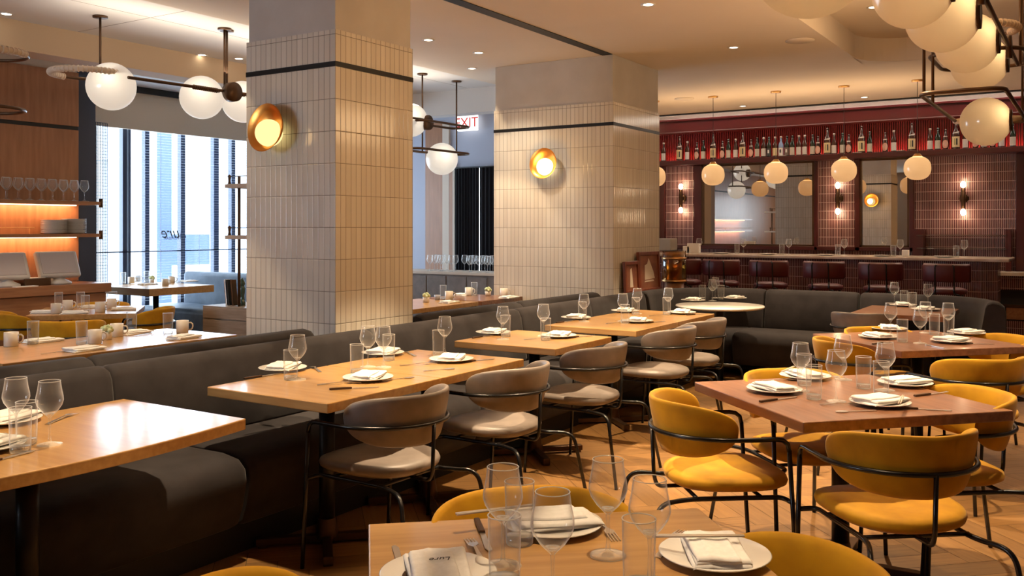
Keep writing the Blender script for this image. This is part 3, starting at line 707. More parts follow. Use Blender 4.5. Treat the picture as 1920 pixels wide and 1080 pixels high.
# what the globe row, the breakfast globes and the bar pendants throw up at the ceiling
lamp('chandelier_uplight', 'AREA', (5.6, .73, 2.86), 40, (1, .70, .40), shape='RECTANGLE', size=5.6, size_y=.36, rot=(PI, 0, 0))
lamp('chandelier_uplight', 'AREA', (6.4, 6.6, 2.86), 22, (1, .84, .66), shape='RECTANGLE', size=4.6, size_y=.36, rot=(PI, 0, 0))
lamp('chandelier_glow', 'AREA', (5.6, 1.05, 2.62), 42, (1, .66, .34), shape='RECTANGLE', size=5.6, size_y=.36, rot=(PI/2+.12, 0, 0))
lamp('pendant_uplight', 'AREA', (11.65, 3.4, 2.30), 28, (1, .66, .36), shape='RECTANGLE', size=.6, size_y=3.8, rot=(PI, 0, 0))

# ------------------------------------------------------------------ banquettes
def arc(cx, cy, r, a0, a1, n=14): return [(cx+r*math.cos(a0+(a1-a0)*i/n), cy+r*math.sin(a0+(a1-a0)*i/n)) for i in range(n+1)]
def line(x0, y0, x1, y1, n=10): return [(x0+(x1-x0)*i/n, y0+(y1-y0)*i/n) for i in range(n+1)]
def soft(path):     # extra points close to the ends so the padding rounds off there
    a, b2 = Vector(path[0]), Vector(path[1]); d = (b2-a).normalized()
    c, e = Vector(path[-1]), Vector(path[-2]); f = (e-c).normalized()
    return [tuple(a), tuple(a+d*.012), tuple(a+d*.035)]+path[1:-1]+[tuple(c+f*.035), tuple(c+f*.012), tuple(c)]
BACK = [(-.015, .04), (-.10, .04), (-.10, .74), (-.085, .81), (-.05, .842), (0, .852), (.04, .838), (.06, .80), (.075, .70), (.115, .47), (.10, .44), (.0, .42)]
SEAT = [(.08, .14), (.08, .45), (.14, .466), (.50, .470), (.60, .455), (.645, .415), (.655, .36), (.63, .24), (.60, .16), (.56, .14)]
def pad(parent, name, path, sec, mt, s=.0):
    p = soft(path); n = len(sec); m = MB()
    co = sum(o for o, z in sec)/n; cz = sum(z for o, z in sec)/n; N = len(p); vs = []; fs = []
    ks = {0: .93, 1: .975, 2: .995, N-1: .93, N-2: .975, N-3: .995}
    for i in range(N):
        a = Vector(p[max(i-1, 0)]); b2 = Vector(p[min(i+1, N-1)]); t = (b2-a).normalized(); nx, ny = -t.y, t.x; k = ks.get(i, 1)
        for o, z in sec: oo = co+(o-co)*k; zz = cz+(z-cz)*k; vs.append((p[i][0]+nx*oo, p[i][1]+ny*oo, zz))
    for i in range(N-1):
        for j in range(n): a, b2 = i*n+j, i*n+(j+1) % n; fs.append((a, b2, b2+n, a+n))
    m.add(vs, fs, True); m.add(vs[:n], [tuple(range(n))[::-1]]); m.add(vs[-n:], [tuple(range(n))]); return m.build(name, mt, parent)
# travel so that 'left' faces the tables: the long run goes toward -x... its front is -y
t = thing('long_banquette', 'long charcoal velvet banquette running past both tiled columns to the bar corner', 'banquette', (0, 0, 0), 0, 'charcoal banquettes')
for a, b2 in ((.2, 1.55), (1.55, 2.52), (2.52, 4.3), (4.3, 6.0), (6.0, 7.15), (7.15, 8.3)):
    pad(t, 'back_cushion', line(b2, 3.8, a, 3.8), BACK, CHAR)
for a, b2 in ((.2, 1.3), (1.3, 2.78), (2.80, 4.6), (4.6, 6.2), (6.2, 8.3)):
    pad(t, 'seat_cushion', line(b2, 3.8, a, 3.8), SEAT, CHAR)
MB().loft(line(8.3, 3.8, .2, 3.8, 2), [(.06, 0), (.06, .15), (.52, .15), (.52, 0)], smooth=False).build('plinth', DARK, t)
t = thing('corner_banquette', 'charcoal banquette curving round the marble table and along the bar', 'banquette', (0, 0, 0), 0, 'charcoal banquettes')
for pth in (arc(8.5, 3.0, .8, -.18, PI/2+.25)[::1], line(9.3, 1.95, 9.3, 2.85), arc(8.7, 1.35, .6, -PI/2, 0)[:]+[(9.3, 1.93)]):
    if pth[0][0] > 9.2: pass
    pad(t, 'back_cushion', pth, BACK, CHAR)
SEAT2 = [(o*.8 if o > .1 else o, z) for o, z in SEAT]
pad(t, 'seat_cushion', arc(8.5, 3.0, .8, 0, PI/2+.25), SEAT2, CHAR); pad(t, 'seat_cushion', line(9.3, 1.3, 9.3, 3.0), SEAT, CHAR)
BSEC = [(-o, z) for o, z in BACK][::-1]; SSEC = [(-o, z) for o, z in SEAT][::-1]
for xa, xb, lab in ((.2, 4.12, 'low charcoal banquette back seen behind the long one, ending at the near column'), (5.2, 7.98, 'charcoal banquette back between the two tiled columns')):
    t = thing('rear_banquette', lab, 'banquette', (0, 0, 0), 0, 'charcoal banquettes')
    cuts = [xa, 2.65, xb] if xa < 1 else [xa, 6.55, xb]
    for a, b2 in zip(cuts, cuts[1:]): pad(t, 'back_cushion', line(a, 4.14, b2, 4.14), BACK if False else [(o, z) for o, z in BACK], CHAR); pad(t, 'seat_cushion', line(a, 4.14, b2, 4.14), SEAT, CHAR)
LEDGE = pb('ledge_paint', (.10, .07, .055), .6)
S('wall_low_1', LEDGE, (8.3, 3.96, 0, 9.42, 4.078, .80)); S('wall_low_2', LEDGE, (9.425, 1.2, 0, 9.52, 4.6, .80))
# blue bench by the window
t = thing('window_bench', 'blue leather bench with high back by the street window', 'bench')
MB().box(8.2, 9.2, .1, 8.38, 10.6, .88).build('backrest', BLUEV, t, bev=.05, bseg=4); MB().box(7.5, 9.2, .12, 8.2, 10.6, .46).build('seat', BLUEV, t, bev=.06, bseg=4)

# ------------------------------------------------------------------ tables
def table(x, y, w, d, rz, label, mt, nm='dining_table', foot='cross', group=None, zt=.75, th=.042, outline=None, posts=((0, 0),)):
    t = thing(nm, label, 'table', (x, y, 0), rz, group)
    m = MB()
    if outline: m.prism(outline, zt-th, zt)
    else: m.box(-w/2, -d/2, zt-th, w/2, d/2, zt)
    m.build('tabletop', mt, t, bev=.004)
    for (px, py) in posts:
        MB().cyl((px, py, .02), (px, py, zt-th), .037, 20).build('pedestal', BLACK, t)
        MB().box(px-.15, py-.15, zt-th-.012, px+.15, py+.15, zt-th).build('mounting_plate', BLACK, t)
        if foot == 'cross':
            m = MB()
            for a in (PI/4, -PI/4):
                R = Matrix.Translation((px, py, 0)) @ Matrix.Rotation(a, 4, 'Z')
                m.box(-.32, -.022, .012, .32, .022, .045, M=R)
                for s in (-1, 1): m.box(s*.29-.02, -.022, 0, s*.29+.02, .022, .02, M=R)
            m.cyl((px, py, .03), (px, py, .12), .055, 16, .04); m.build('cross_foot', BRONZE, t, bev=.003)
        else: MB().cyl((px, py, 0), (px, py, .015), .26, 32).build('base_plate', BLACK, t)
    return t
G1 = 'oak tables along the long banquette'
def sq(pts): return pts
# near table with bulging front edge (local origin at its centre)
o0 = [(.62, .375), (-.62, .375), (-.62, -.375)]+[(-.62+1.24*i/16, -.375-.07*math.sin(PI*min(1, i/16))) for i in range(1, 16)]+[(.62, -.375)]
table(1.77, 3.095, 1.24, .75, 0, 'big honey oak table with bowed front edge, closest along the banquette', OAK, outline=o0, group=G1, posts=((-.02, -.02),), foot='plate')
table(3.155, 3.04, .765, .745, 0, 'square honey oak table, first of the two pushed together by the near column', OAK, group=G1)
table(3.922, 3.04, .760, .745, 0, 'square honey oak table, second of the two pushed together by the near column', OAK, group=G1)
table(5.13, 3.1, .75, .745, 0, 'square honey oak table standing alone in the middle of the banquette row', OAK, group=G1)
table(6.275, 3.1, .77, .745, 0, 'square honey oak table of the farther joined pair, on the near side', OAK, group=G1)
table(7.055, 3.1, .78, .745, 0, 'square honey oak table of the farther joined pair, on the bar side', OAK, group=G1)
t = thing('round_table', 'round white marble table tucked in the banquette corner', 'table', (8.3, 2.99, 0))
MB().lathe([(1e-5, .725), (.39, .725), (.405, .732), (.41, .74), (.405, .75), (1e-5, .75)], 64).build('tabletop', MARBLEW, t)
MB().cyl((0, 0, .02), (0, 0, .725), .035, 16).build('pedestal', BLACK, t); MB().cyl((0, 0, 0), (0, 0, .02), .24, 32).build('base_plate', BLACK, t)
G2 = 'walnut tables with mustard chairs'; A45 = math.radians(-43.5)
R1 = (4.11, .94); R3 = (6.42, .99); BT = (1.66, .92)
table(*R1, .93, .93, A45, 'dark walnut square table ringed by four mustard chairs', WAL, group=G2)
table(*R3, .93, .93, A45, 'walnut square table between the bar and the table ringed by four mustard chairs', WAL, group=G2)
table(1.655, .90, .84, .86, math.radians(-48.5), 'warm oak table closest to the viewer with chopsticks on its plates', OAKX, group=G2)
table(8.62, 1.42, .90, .74, 0, 'small walnut table in front of the banquette along the bar', WAL, group=G2)
table(3.45, 5.28, 1.58, .74, 0, 'long glossy oak table with mugs behind the low banquette back', OAKX, group='breakfast tables', posts=((-.5, 0), (.5, 0)))
lx, ly = 4.80, 7.47
table(lx, ly, .84, .84, math.radians(-41), 'square oak table with mugs in front of the service counter', OAK, group='breakfast tables')
table(7.35, 10.02, .95, 1.05, 0, 'thick oak table with mugs right at the street window', OAK, group='breakfast tables', foot='plate', th=.09)
table(6.55, 5.5, 1.75, .74, 0, 'oak table with pale succulent, behind the banquette between the columns', OAK, group='breakfast tables', posts=((-.5, 0), (.5, 0)))
table(7.865, 5.5, .76, .74, 0, 'oak table with green herb pot beside the far column', WAL, group='breakfast tables')

# ------------------------------------------------------------------ chairs
def back_mesh(A=1.60, a=.245, bb=.245, zc=.660, H=.114, th=.018):
    m = MB(); N = 40; K = 20; vs = []; fs = []
    for i in range(N+1):
        s = -1+2*i/N; s2 = math.copysign(1-(1-abs(s))**1.6, s) if True else s
        an = s2*A; e = (1-abs(s2)**3.2)**(1/2.4) if abs(s2) < 1 else 0; e = max(e, .02)
        h = H*e; tt = th*min(1, .35+.65*e) if e > .03 else th*.1
        for k in range(K):
            q = 2*PI*k/K; cz = math.copysign(abs(math.sin(q))**.7, math.sin(q)); cn = math.copysign(abs(math.cos(q))**.7, math.cos(q))
            z = zc+.01*abs(s2)+h*cz; off = tt*cn; lean = (z-zc)*.22
            ra, rb = a+off+lean*.8, bb+off+lean
            vs.append((ra*math.sin(an), .02-rb*math.cos(an), z))
    for i in range(N):
        for k in range(K):
            p, q = i*K+k, i*K+(k+1) % K; fs.append((p, q, q+K, p+K))
    m.add(vs, fs, True); m.add(vs[:K], [tuple(range(K))[::-1]], True); m.add(vs[-K:], [tuple(range(K))], True); return m
def chair(mt, nm='dining_chair'):
    t = thing(nm, '', 'chair')          # faces +y
    back_mesh().build('backrest', mt, t)
    m = MB(); vs = []; fs = []; n = 40
    lay = [(.0, .412, 0), (.6, .412, 0), (.88, .418, 0), (.98, .432, 0), (1.0, .447, 0), (.975, .462, 0), (.88, .472, 0), (.6, .474, 0), (.3, .470, 0), (0, .468, 0)]
    for sc_, z, _ in lay:
        for k in range(n):
            q = 2*PI*k/n; c, s_ = math.cos(q), math.sin(q); p = 2/2.7
            x = .243*math.copysign(abs(c)**p, c); y = .243*math.copysign(abs(s_)**p, s_)
            x *= 1+.10*(y/.238)*.5
            dip = -.012*(x/.25)**2 if False else .012*(abs(x)/.25)**2*sc_
            vs.append((x*max(sc_, .001), y*max(sc_, .001)+.050, z+dip))
    for i in range(len(lay)-1):
        for k in range(n): p, q = i*n+k, i*n+(k+1) % n; fs.append((p, q, q+n, p+n))
    m.add(vs, fs, True).build('seat', mt, t)
    ZR = .645; R = .0095; pts = []
    for i in range(33):
        an = (-1+2*i/32)*PI/2; pts.append((.273*math.sin(an), .02-.273*math.cos(an), ZR))
    pth = [(-.267, .225, ZR-.05)]+[(-.268, .218, ZR-.02), (-.270, .198, ZR-.004), (-.272, .17, ZR), (-.273, .08, ZR)]+pts+[(.273, .08, ZR), (.272, .17, ZR), (.270, .198, ZR-.004), (.268, .218, ZR-.02), (.267, .225, ZR-.05)]
    MB().tube(pth, R).build('arm_rail', BLACKG, t)
    for s in (-1, 1):
        MB().tube([(.267*s, .225, ZR-.045), (.268*s, .262, .0)], R).build('leg', BLACKG, t)
        MB().tube(fillet([(.267*s, .243, .39), (.20*s, .225, .398), (.19*s, -.16, .398), (.25*s, -.295, .398), (.29*s, -.37, 0)], .06, 8), R).build('leg', BLACKG, t)
    MB().tube(fillet([(0, -.255, ZR), (0, -.246, .44), (0, -.232, .400), (0, -.12, .400)], .025), .0085).build('back_rod', BLACKG, t)
    for yy in (-.12, .14): MB().tube([(-.2, yy, .399), (.2, yy, .399)], .008).build('seat_brace', BLACKG, t)
    return t
def put_chair(kind, bx, by_, fx, fy, label):
    """bx,by: where the middle of the backrest stands; fx,fy: the way it faces"""
    rz = math.atan2(fy, fx)-PI/2; L = math.hypot(fx, fy); fx, fy = fx/L, fy/L
    x, y = bx+fx*.265, by_+fy*.265
    mt = {'m': MUST, 't': TAUPE}[kind]
    place('ch'+kind, lambda: chair(mt), (x, y, 0), rz, label, {'m': 'mustard velvet armchairs', 't': 'taupe leather armchairs'}[kind])
GC = 'taupe leather armchair '
put_chair('t', 3.10, 2.36, .05, 1, GC+'at the first joined table by the near column')
put_chair('t', 3.98, 2.36, .05, 1, GC+'at the second joined table by the near column')
put_chair('t', 4.96, 2.38, .03, 1, GC+'at the lone square table')
put_chair('t', 6.10, 2.38, .02, 1, GC+'fourth along the row of oak tables')
put_chair('t', 6.78, 2.40, .02, 1, GC+'last in the row, nearest the round table')
put_chair('t', 7.85, 1.65, 1, .05, 'blue-grey lit taupe armchair facing the small table along the bar')
MC = 'mustard velvet armchair '
put_chair('m', 3.52, 1.57, .62, -.78, MC+'turned away beside the taupe chairs at the dark walnut table')
put_chair('m', 3.34, .45, .78, .62, MC+'its back to the viewer at the dark walnut table')
put_chair('m', 4.46, .33, -.6, .8, MC+'at the outer side of the dark walnut table')
put_chair('m', 4.57, 1.37, -.7, -.71, MC+'pushed under the far side of the dark walnut table')
put_chair('m', 5.88, 1.50, .6, -.8, MC+'banquette side of the walnut table nearer the bar')
put_chair('m', 5.50, .40, .70, .71, MC+'its back to the viewer at the walnut table nearer the bar')
put_chair('m', 6.80, .38, -.6, .8, MC+'outer side of the walnut table nearer the bar')
put_chair('m', 6.85, 1.42, -.7, -.71, MC+'far side of the walnut table nearer the bar')
put_chair('m', 2.12, 1.325, -.75, -.66, MC+'behind the glasses of the closest table')
put_chair('m', 2.04, .39, -.66, .75, MC+'large and close beside the nearest oak table')
put_chair('m', 1.04, 1.46, .66, -.75, MC+'only its top showing beneath the banquette, at the closest table')
put_chair('m', 3.98, 6.50, .62, .78, MC+'seen from behind at the table before the service counter')
put_chair('m', 5.22, 6.85, -.6, .75, MC+'half turned between service counter table and grey cabinet')
put_chair('m', 4.05, 7.70, .9, -.3, MC+'cut off by the picture edge before the service counter')
put_chair('m', 5.30, 7.95, -.7, -.6, MC+'its seat showing beneath the service counter table')

# ------------------------------------------------------------------ tableware
def wine():
    t = thing('wine_glass', '', 'wine glass')
    pr = [(.038, .002), (.040, .001), (.0395, .003), (.02, .006), (.006, .012), (.0036, .03), (.0034, .075), (.005, .092)]
    MB().lathe([(1e-5, .0005)]+pr, 28).build('foot_and_stem', GLASS, t)
    bowl = [(.004, .091), (.011, .098), (.025, .112), (.038, .131), (.0430, .147), (.0420, .160), (.037, .185), (.0335, .212)]
    MB().lathe(bowl, 36).lathe([(.0336+.0010*math.cos(a), .212+.0010*math.sin(a)) for a in [2*PI*i/6 for i in range(7)]], 36, mi=1).build('bowl', [GLASS, RIM], t)
    MB().lathe([(1e-5, .098), (.009, .100), (.014, .106), (.008, .104), (1e-5, .103)], 20).build('bowl_base', GLASSB, t)
    return t
def tumbler():
    t = thing('water_glass', '', 'water glass')
    MB().lathe([(1e-5, 0), (.029, 0), (.031, .003), (.0315, .02), (.0340, .142)], 36).lathe([(.0338+.0012*math.cos(a), .142+.0012*math.sin(a)) for a in [2*PI*i/6 for i in range(7)]], 36, mi=1).build('glass_wall', [GLASS, RIM], t)
    MB().lathe([(1e-5, .001), (.029, .001), (.0305, .012), (.0300, .019), (1e-5, .0175)], 28).build('thick_base', GLASSB, t)
    return t
def plate():
    return tag(MB().lathe([(1e-5, .002), (.055, .0), (.07, .003), (.118, .014), (.121, .0165), (.118, .018), (.072, .0085), (1e-5, .0075)], 56).build('dinner_plate', PORC), '', 'plate')
def napmesh(seed, w=.205, d=.125):
    r = random.Random(seed); m = MB(); N = 24
    for ly, (dx, dy, z0, sx_, sy_) in enumerate(((0, 0, 0, 1, 1), (.004, -.003, .0075, .98, .95), (-.014, .010, .0150, .84, .74))):
        ph = r.random()*6; vs = []; fs = []
        def zt(u, v): return .0080+.0013*math.sin(u*4+ph)+.0010*math.sin(v*5+ph*2)+.0016*math.exp(-((v-.35)/.10)**2)-.0050*max(0, abs(u)-.94)/.06-.0045*max(0, abs(v)-.92)/.08
        for top in (0, 1):
            for j in range(N+1):
                for i in range(N+1):
                    u, v = -1+2*i/N, -1+2*j/N
                    x = u*w/2*sx_+dx+.008*v*math.sin(ph); y = v*d/2*sy_+dy+.006*u*math.sin(ph+1)
                    vs.append((x, y, z0+(zt(u, v) if top else .0005)))
        S_ = (N+1)**2
        for j in range(N):
            for i in range(N):
                a = j*(N+1)+i; fs.append((a, a+N+1, a+N+2, a+1)); b2 = a+S_; fs.append((b2, b2+1, b2+N+2, b2+N+1))
        for i in range(N):
            for (a, c) in ((i, i+1), (N*(N+1)+i+1, N*(N+1)+i), ((i+1)*(N+1), i*(N+1)), (i*(N+1)+N, (i+1)*(N+1)+N)): fs.append((a, c, c+S_, a+S_))
        m.add(vs, fs, True)
    return m
def napkin(seed): return lambda: tag(napmesh(seed).build('folded_napkin', LINEN), '', 'napkin')
def flat(outline, z, th=.002):
    m = MB(); n = len(outline); vs = [(x, y, z(x)) for x, y in outline]+[(x, y, z(x)+th) for x, y in outline]
    m.add(vs, [tuple(range(n))[::-1], tuple(range(n, 2*n))]+[(i, (i+1) % n, n+(i+1) % n, n+i) for i in range(n)]); return m
def fork():
    z = lambda x: .001+.010*max(0, math.sin((x+.10)/.2*PI))*.8
    m = flat([(-.10, -.008), (.03, -.003), (.03, .003), (-.10, .008)], z)
    m.v += []; f2 = flat([(.03, -.003), (.045, -.012), (.06, -.012), (.06, .012), (.045, .012), (.03, .003)], z); m.add(f2.v, f2.f)
    for k in range(4):
        y = -.0105+k*.007; f3 = flat([(.06, y-.0015), (.10, y-.0008), (.10, y+.0008), (.06, y+.0015)], z); m.add(f3.v, f3.f)
    return tag(m.build('dinner_fork', STEEL), '', 'fork')
def knife():
    t = thing('table_knife', '', 'knife'); z = lambda x: .002
    flat([(-.005, -.006), (.10, -.009), (.118, -.002), (.112, .006), (-.005, .006)], z).build('blade', STEEL, t)
    MB().box(-.105, -.0075, .001, -.005, .0075, .009).build('handle', BRONZE, t, bev=.003); return t
def spoon():
    z = lambda x: .002
    m = flat([(-.09, -.006), (.03, -.0025), (.03, .0025), (-.09, .006)], z)
    f2 = flat([(.055+.027*math.cos(a), .016*math.sin(a)) for a in [2*PI*i/16 for i in range(16)]], z); m.add(f2.v, f2.f)
    return tag(m.build('tea_spoon', STEEL), '', 'spoon')
def mug():
    t = thing('coffee_mug', '', 'mug')
    MB().lathe([(1e-5, 0), (.038, 0), (.041, .004), (.041, .086), (.0375, .086), (.037, .01), (1e-5, .008)], 32).build('cup', MUG, t)
    MB().tube([(.040, 0, .068), (.055, 0, .070), (.066, 0, .060), (.068, 0, .045), (.064, 0, .030), (.053, 0, .021), (.040, 0, .021)], .005, 8).build('handle', MUG, t); return t
def pot():
    t = thing('potted_succulent', '', 'potted plant')
    MB().lathe([(1e-5, 0), (.028, 0), (.033, .05), (.029, .05), (1e-5, .045)], 20).build('pot', MUG, t)
    m = MB()
    for k in range(16):
        a = k*2.4; r = .008+.026*(k/16); m.ball((r*math.cos(a), r*math.sin(a), .070+.014*(1-k/16)-.01*(k % 2)), .013, 8, 6, 1.2)
    m.build('leaves', SUCC, t); return t
def chop():
    t = thing('chopsticks', '', 'chopsticks')
    for s in (-1, 1): MB().cyl((-.10, .004*s, .004), (.10, .003*s, .004), .0032, 8, .0022).build('stick', PALEW, t)
    return t
MAKE = {'W': ('wg', wine, 'wine glasses'), 'T': ('tb', tumbler, 'water glasses'), 'M': ('mg', mug, 'coffee mugs'), 'F': ('fk', fork, 'forks'), 'K': ('kn', knife, 'knives'), 'S': ('sp', spoon, 'spoons'), 'P': ('pl', plate, 'dinner plates'), 'G': ('pt', pot, 'table succulents')}
TN = {'W': 'stemmed wine glass', 'T': 'straight clear water glass', 'M': 'beige coffee mug', 'F': 'steel fork', 'K': 'steel knife', 'S': 'steel teaspoon', 'P': 'round white plate', 'G': 'small pale succulent in a pot'}
ZT = .7503; Q = {}
def put(k, px, py, lab, ang=0, z=ZT, xy=None):
    x, y = xy or P(px, py, z); key, mk, grp = MAKE[k]
    return place(key, mk, (x, y, z), ang, TN[k]+' '+lab, grp), (x, y)
NS = [0]
def setting(px, py, lab, ang=0, withplate=True, xy=None, script=False):
    x, y = xy or P(px, py, ZT); z = ZT
    if withplate: put('P', 0, 0, lab, 0, xy=(x, y)); z = ZT+.0130
    NS[0] += 1; sd = NS[0] % 4
    o = place('napscript' if script else 'nap%d' % sd, napkin(sd), (x, y, z+.001), ang, 'folded white napkin '+lab, 'folded napkins')
    if script:
        tx = text('napkin_script', 'Lure', .024, INK, o, (.005, -.005, .0262), (0, 0, PI/2), .3, .0002)
    return x, y
near, wall = 'on the chair side of ', 'on the banquette side of '
t0, t1, t2_, t3, t4, t5 = 'the bowed-front oak table', 'the first joined oak table', 'the second joined oak table', 'the lone square oak table', 'the fourth oak table', 'the last oak table of the row'
# bowed table
put('W', 30, 826, 'behind the water glasses on '+t0); put('W', 93, 834, 'standing clear toward the middle of '+t0)
put('T', 38, 847, 'in front on '+t0); put('T', 50, 833, 'second back on '+t0)
setting(12, 792, wall+t0, .3); put('F', 116, 786, wall+t0, .5); setting(-28, 842, near+t0, .2); put('K', 5, 862, near+t0, .2)
# first joined
put('W', 558, 712, 'at the free end of '+t1); put('T', 545, 712, 'at the free end of '+t1)
setting(530, 694, 'at the free end of '+t1, .5); put('K', 492, 706, 'at the free end of '+t1, -.1); put('F', 592, 693, wall+t1, 1.0)
setting(690, 712, near+t1, .45); put('F', 636, 720, near+t1, -.7); put('K', 662, 729, near+t1, -.7); put('S', 748, 711, near+t1, -.4)
put('T', 669, 699, 'in the middle of '+t1); put('W', 690, 688, 'in the middle of '+t1)
put('W', 719, 689, wall+t2_); put('T', 729, 676, wall+t2_); setting(718, 665, wall+t2_, .3); put('F', 768, 664, wall+t2_, 1.0)
put('T', 822, 666, near+t2_); put('W', 834, 663, near+t2_); setting(846, 677, near+t2_, .4); put('F', 784, 684, near+t2_, -.6); put('K', 893, 677, near+t2_, -.4); put('S', 825, 694, near+t2_, -.5)
# lone
put('W', 943, 636, wall+t3); put('T', 948, 631, wall+t3); setting(925, 626, wall+t3, .3); put('K', 905, 632, wall+t3, -.1)
put('W', 1019, 630, near+t3); put('T', 1023, 638, near+t3); setting(1047, 632, near+t3, .3); put('F', 1009, 636, near+t3, -.6); put('K', 1086, 632, near+t3, -.4)
put('W', 1095, 603, wall+t4); put('T', 1092, 600, wall+t4); setting(1080, 598, wall+t4, .3); put('K', 1058, 604, wall+t4, -.1)
put('W', 1168, 602, near+t4); put('T', 1172, 606, near+t4); setting(1195, 604, near+t4, .3); put('F', 1158, 606, near+t4, -.6); put('K', 1226, 605, near+t4, -.4)
put('W', 1195, 588, wall+t5); put('T', 1192, 590, wall+t5); setting(1172, 585, wall+t5, .3)
put('W', 1253, 587, near+t5); put('T', 1250, 590, near+t5); setting(1278, 588, near+t5, .3); put('K', 1304, 590, near+t5, -.4); put('F', 1236, 592, near+t5, -.6)
rt = 'the round marble table'
put('T', 1317, 561, 'beside the napkin nearer the oak row on '+rt); put('W', 1336, 564, 'in front on '+rt); put('W', 1341, 559, 'behind on '+rt); put('T', 1352, 561, 'toward the far napkin on '+rt)
setting(1300, 565, 'toward the oak tables on '+rt, .2, True); setting(1378, 561, 'toward the bar on '+rt, -.1, True)
# dark walnut table
r1 = 'the dark walnut table'; A1 = A45
setting(1452, 734, 'facing the turned-away mustard chair on '+r1, .9); put('K', 1458, 750, 'facing the turned-away mustard chair on '+r1, -.45); put('F', 1466, 714, 'facing the turned-away mustard chair on '+r1, -.9)
setting(1510, 709, 'facing the pushed-in mustard chair on '+r1, .8); setting(1650, 759, 'toward the viewer on '+r1, A1+.25)
put('F', 1583, 759, 'left lying by the front plate on '+r1, 2.2); put('S', 1603, 772, 'beside the front plate on '+r1, 2.3); put('K', 1724, 768, 'beside the front plate on '+r1, -1.3)
setting(1697, 722, 'facing the outer mustard chair on '+r1, -.7); put('K', 1745, 740, 'facing the outer mustard chair on '+r1, -.5)
place('cs', chop, (*P(1690, 752, .79), .7925), .1, 'pale wooden chopsticks across the front napkin of '+r1, 'chopsticks'); 
place('cs', chop, (*P(1478, 694, .79), .7925), 0, 'pale wooden chopsticks across the far napkin of '+r1, 'chopsticks')
put('W', 1501, 733, 'beside the plate of the turned-away chair on '+r1); put('T', 1508, 722, 'beside the plate of the turned-away chair on '+r1); put('T', 1526, 748, 'in front of the pair beside it on '+r1)
put('W', 1568, 753, 'closest to the front edge of '+r1); put('W', 1581, 712, 'behind the middle of '+r1); put('T', 1619, 728, 'alone in the middle of '+r1); put('W', 1660, 732, 'beside the outer plate of '+r1); put('T', 1652, 739, 'beside the outer plate of '+r1)
r3 = 'the walnut table nearer the bar'
put('W', 1670, 627, 'toward the banquette on '+r3); put('T', 1692, 641, 'toward the front edge of '+r3); put('W', 1725, 644, 'standing in the middle of '+r3); put('T', 1752, 628, 'toward the bar on '+r3); put('T', 1779, 631, 'toward the outer chair on '+r3); put('W', 1778, 627, 'toward the outer chair on '+r3); put('W', 1735, 624, 'toward the far chair on '+r3)
setting(1668, 619, 'facing the far chair on '+r3, .3); setting(1646, 634, 'facing the banquette-side chair on '+r3, .8); setting(1783, 642, 'toward the viewer on '+r3, A1+.3); setting(1812, 627, 'facing the outer chair on '+r3, -.6)
put('K', 1655, 644, 'beside the banquette-side plate on '+r3, -.4); put('K', 1826, 645, 'beside the outer plate on '+r3, -1.2); put('S', 1752, 650, 'near the front edge of '+r3, .8)
r4 = 'the small table along the bar'
put('W', 1677, 572, 'on the seat side of '+r4); put('W', 1740, 577, 'at the outer end of '+r4); put('T', 1711, 578, 'in the middle of '+r4); put('T', 1695, 574, 'behind the middle of '+r4); setting(1693, 574, 'toward the bar on '+r4, .3); setting(1735, 582, 'toward the chairs on '+r4, 0)
# closest table
bt = 'the closest table'
put('W', 943, 1062, 'behind the water glass pair on '+bt); put('W', 1036, 1128, 'large in the middle front of '+bt); put('W', 1140, 1042, 'standing alone toward the back of '+bt); put('W', 1218, 1094, 'beside the outer plate of '+bt)
put('T', 974, 1019, 'behind the wine glasses on '+bt); put('T', 946, 1098, 'in front beside the napkin with script on '+bt); put('T', 1198, 1106, 'in front of the outer plate on '+bt)
setting(1036, 990, 'at the far side of '+bt, -.82); setting(1340, 1048, 'at the outer side of '+bt, .5); setting(822, 1086, 'at the banquette side of '+bt, .75, True, None, True)
put('F', 1130, 990, 'beside the far plate of '+bt, -2.35); put('K', 905, 1003, 'beside the far plate of '+bt, -2.4); put('F', 895, 1040, 'beside the banquette-side plate of '+bt, .8); put('K', 750, 1060, 'beside the banquette-side plate of '+bt, .8); put('F', 1258, 1020, 'beside the outer plate of '+bt, .1)
for px, py, lab, an in ((930, 960, 'resting by the far napkin', -.62), (1310, 1010, 'across the outer napkin', -1.0)):
    place('cs', chop, (*P(px, py, .79), .7925), an, 'pale wooden chopsticks %s on %s' % (lab, bt), 'chopsticks')
# breakfast tables
l1, l2, lw = 'the long breakfast table', 'the table before the counter', 'the window table'
for k, px, py, lab in (('M', 21, 649, 'at the near end of'), ('M', 178, 644, 'before the herb pot on'), ('M', 219, 631, 'behind the herb pot on'), ('M', 342, 624, 'at the far end of'), ('T', 62, 645, 'next to the end mug on'), ('T', 153, 645, 'in the middle of'), ('T', 247, 623, 'behind the middle of'), ('T', 315, 626, 'next to the far mug on'), ('G', 201, 637, 'between the mugs of'), ('S', 305, 640, 'at the far end of'), ('S', 105, 661, 'near the front edge of'), ('F', 275, 628, 'in the window glare on')):
    put(k, px, py, lab+' '+l1, 0 if k != 'M' else -.8)
for px, py, lab, an in ((80, 641, 'behind the tall glass on ', .1), (158, 657, 'at the front edge of ', .05), (345, 634, 'at the far end of ', .1), (254, 625, 'under the glass at the back of ', 0)): setting(px, py, lab+l1, an, False)
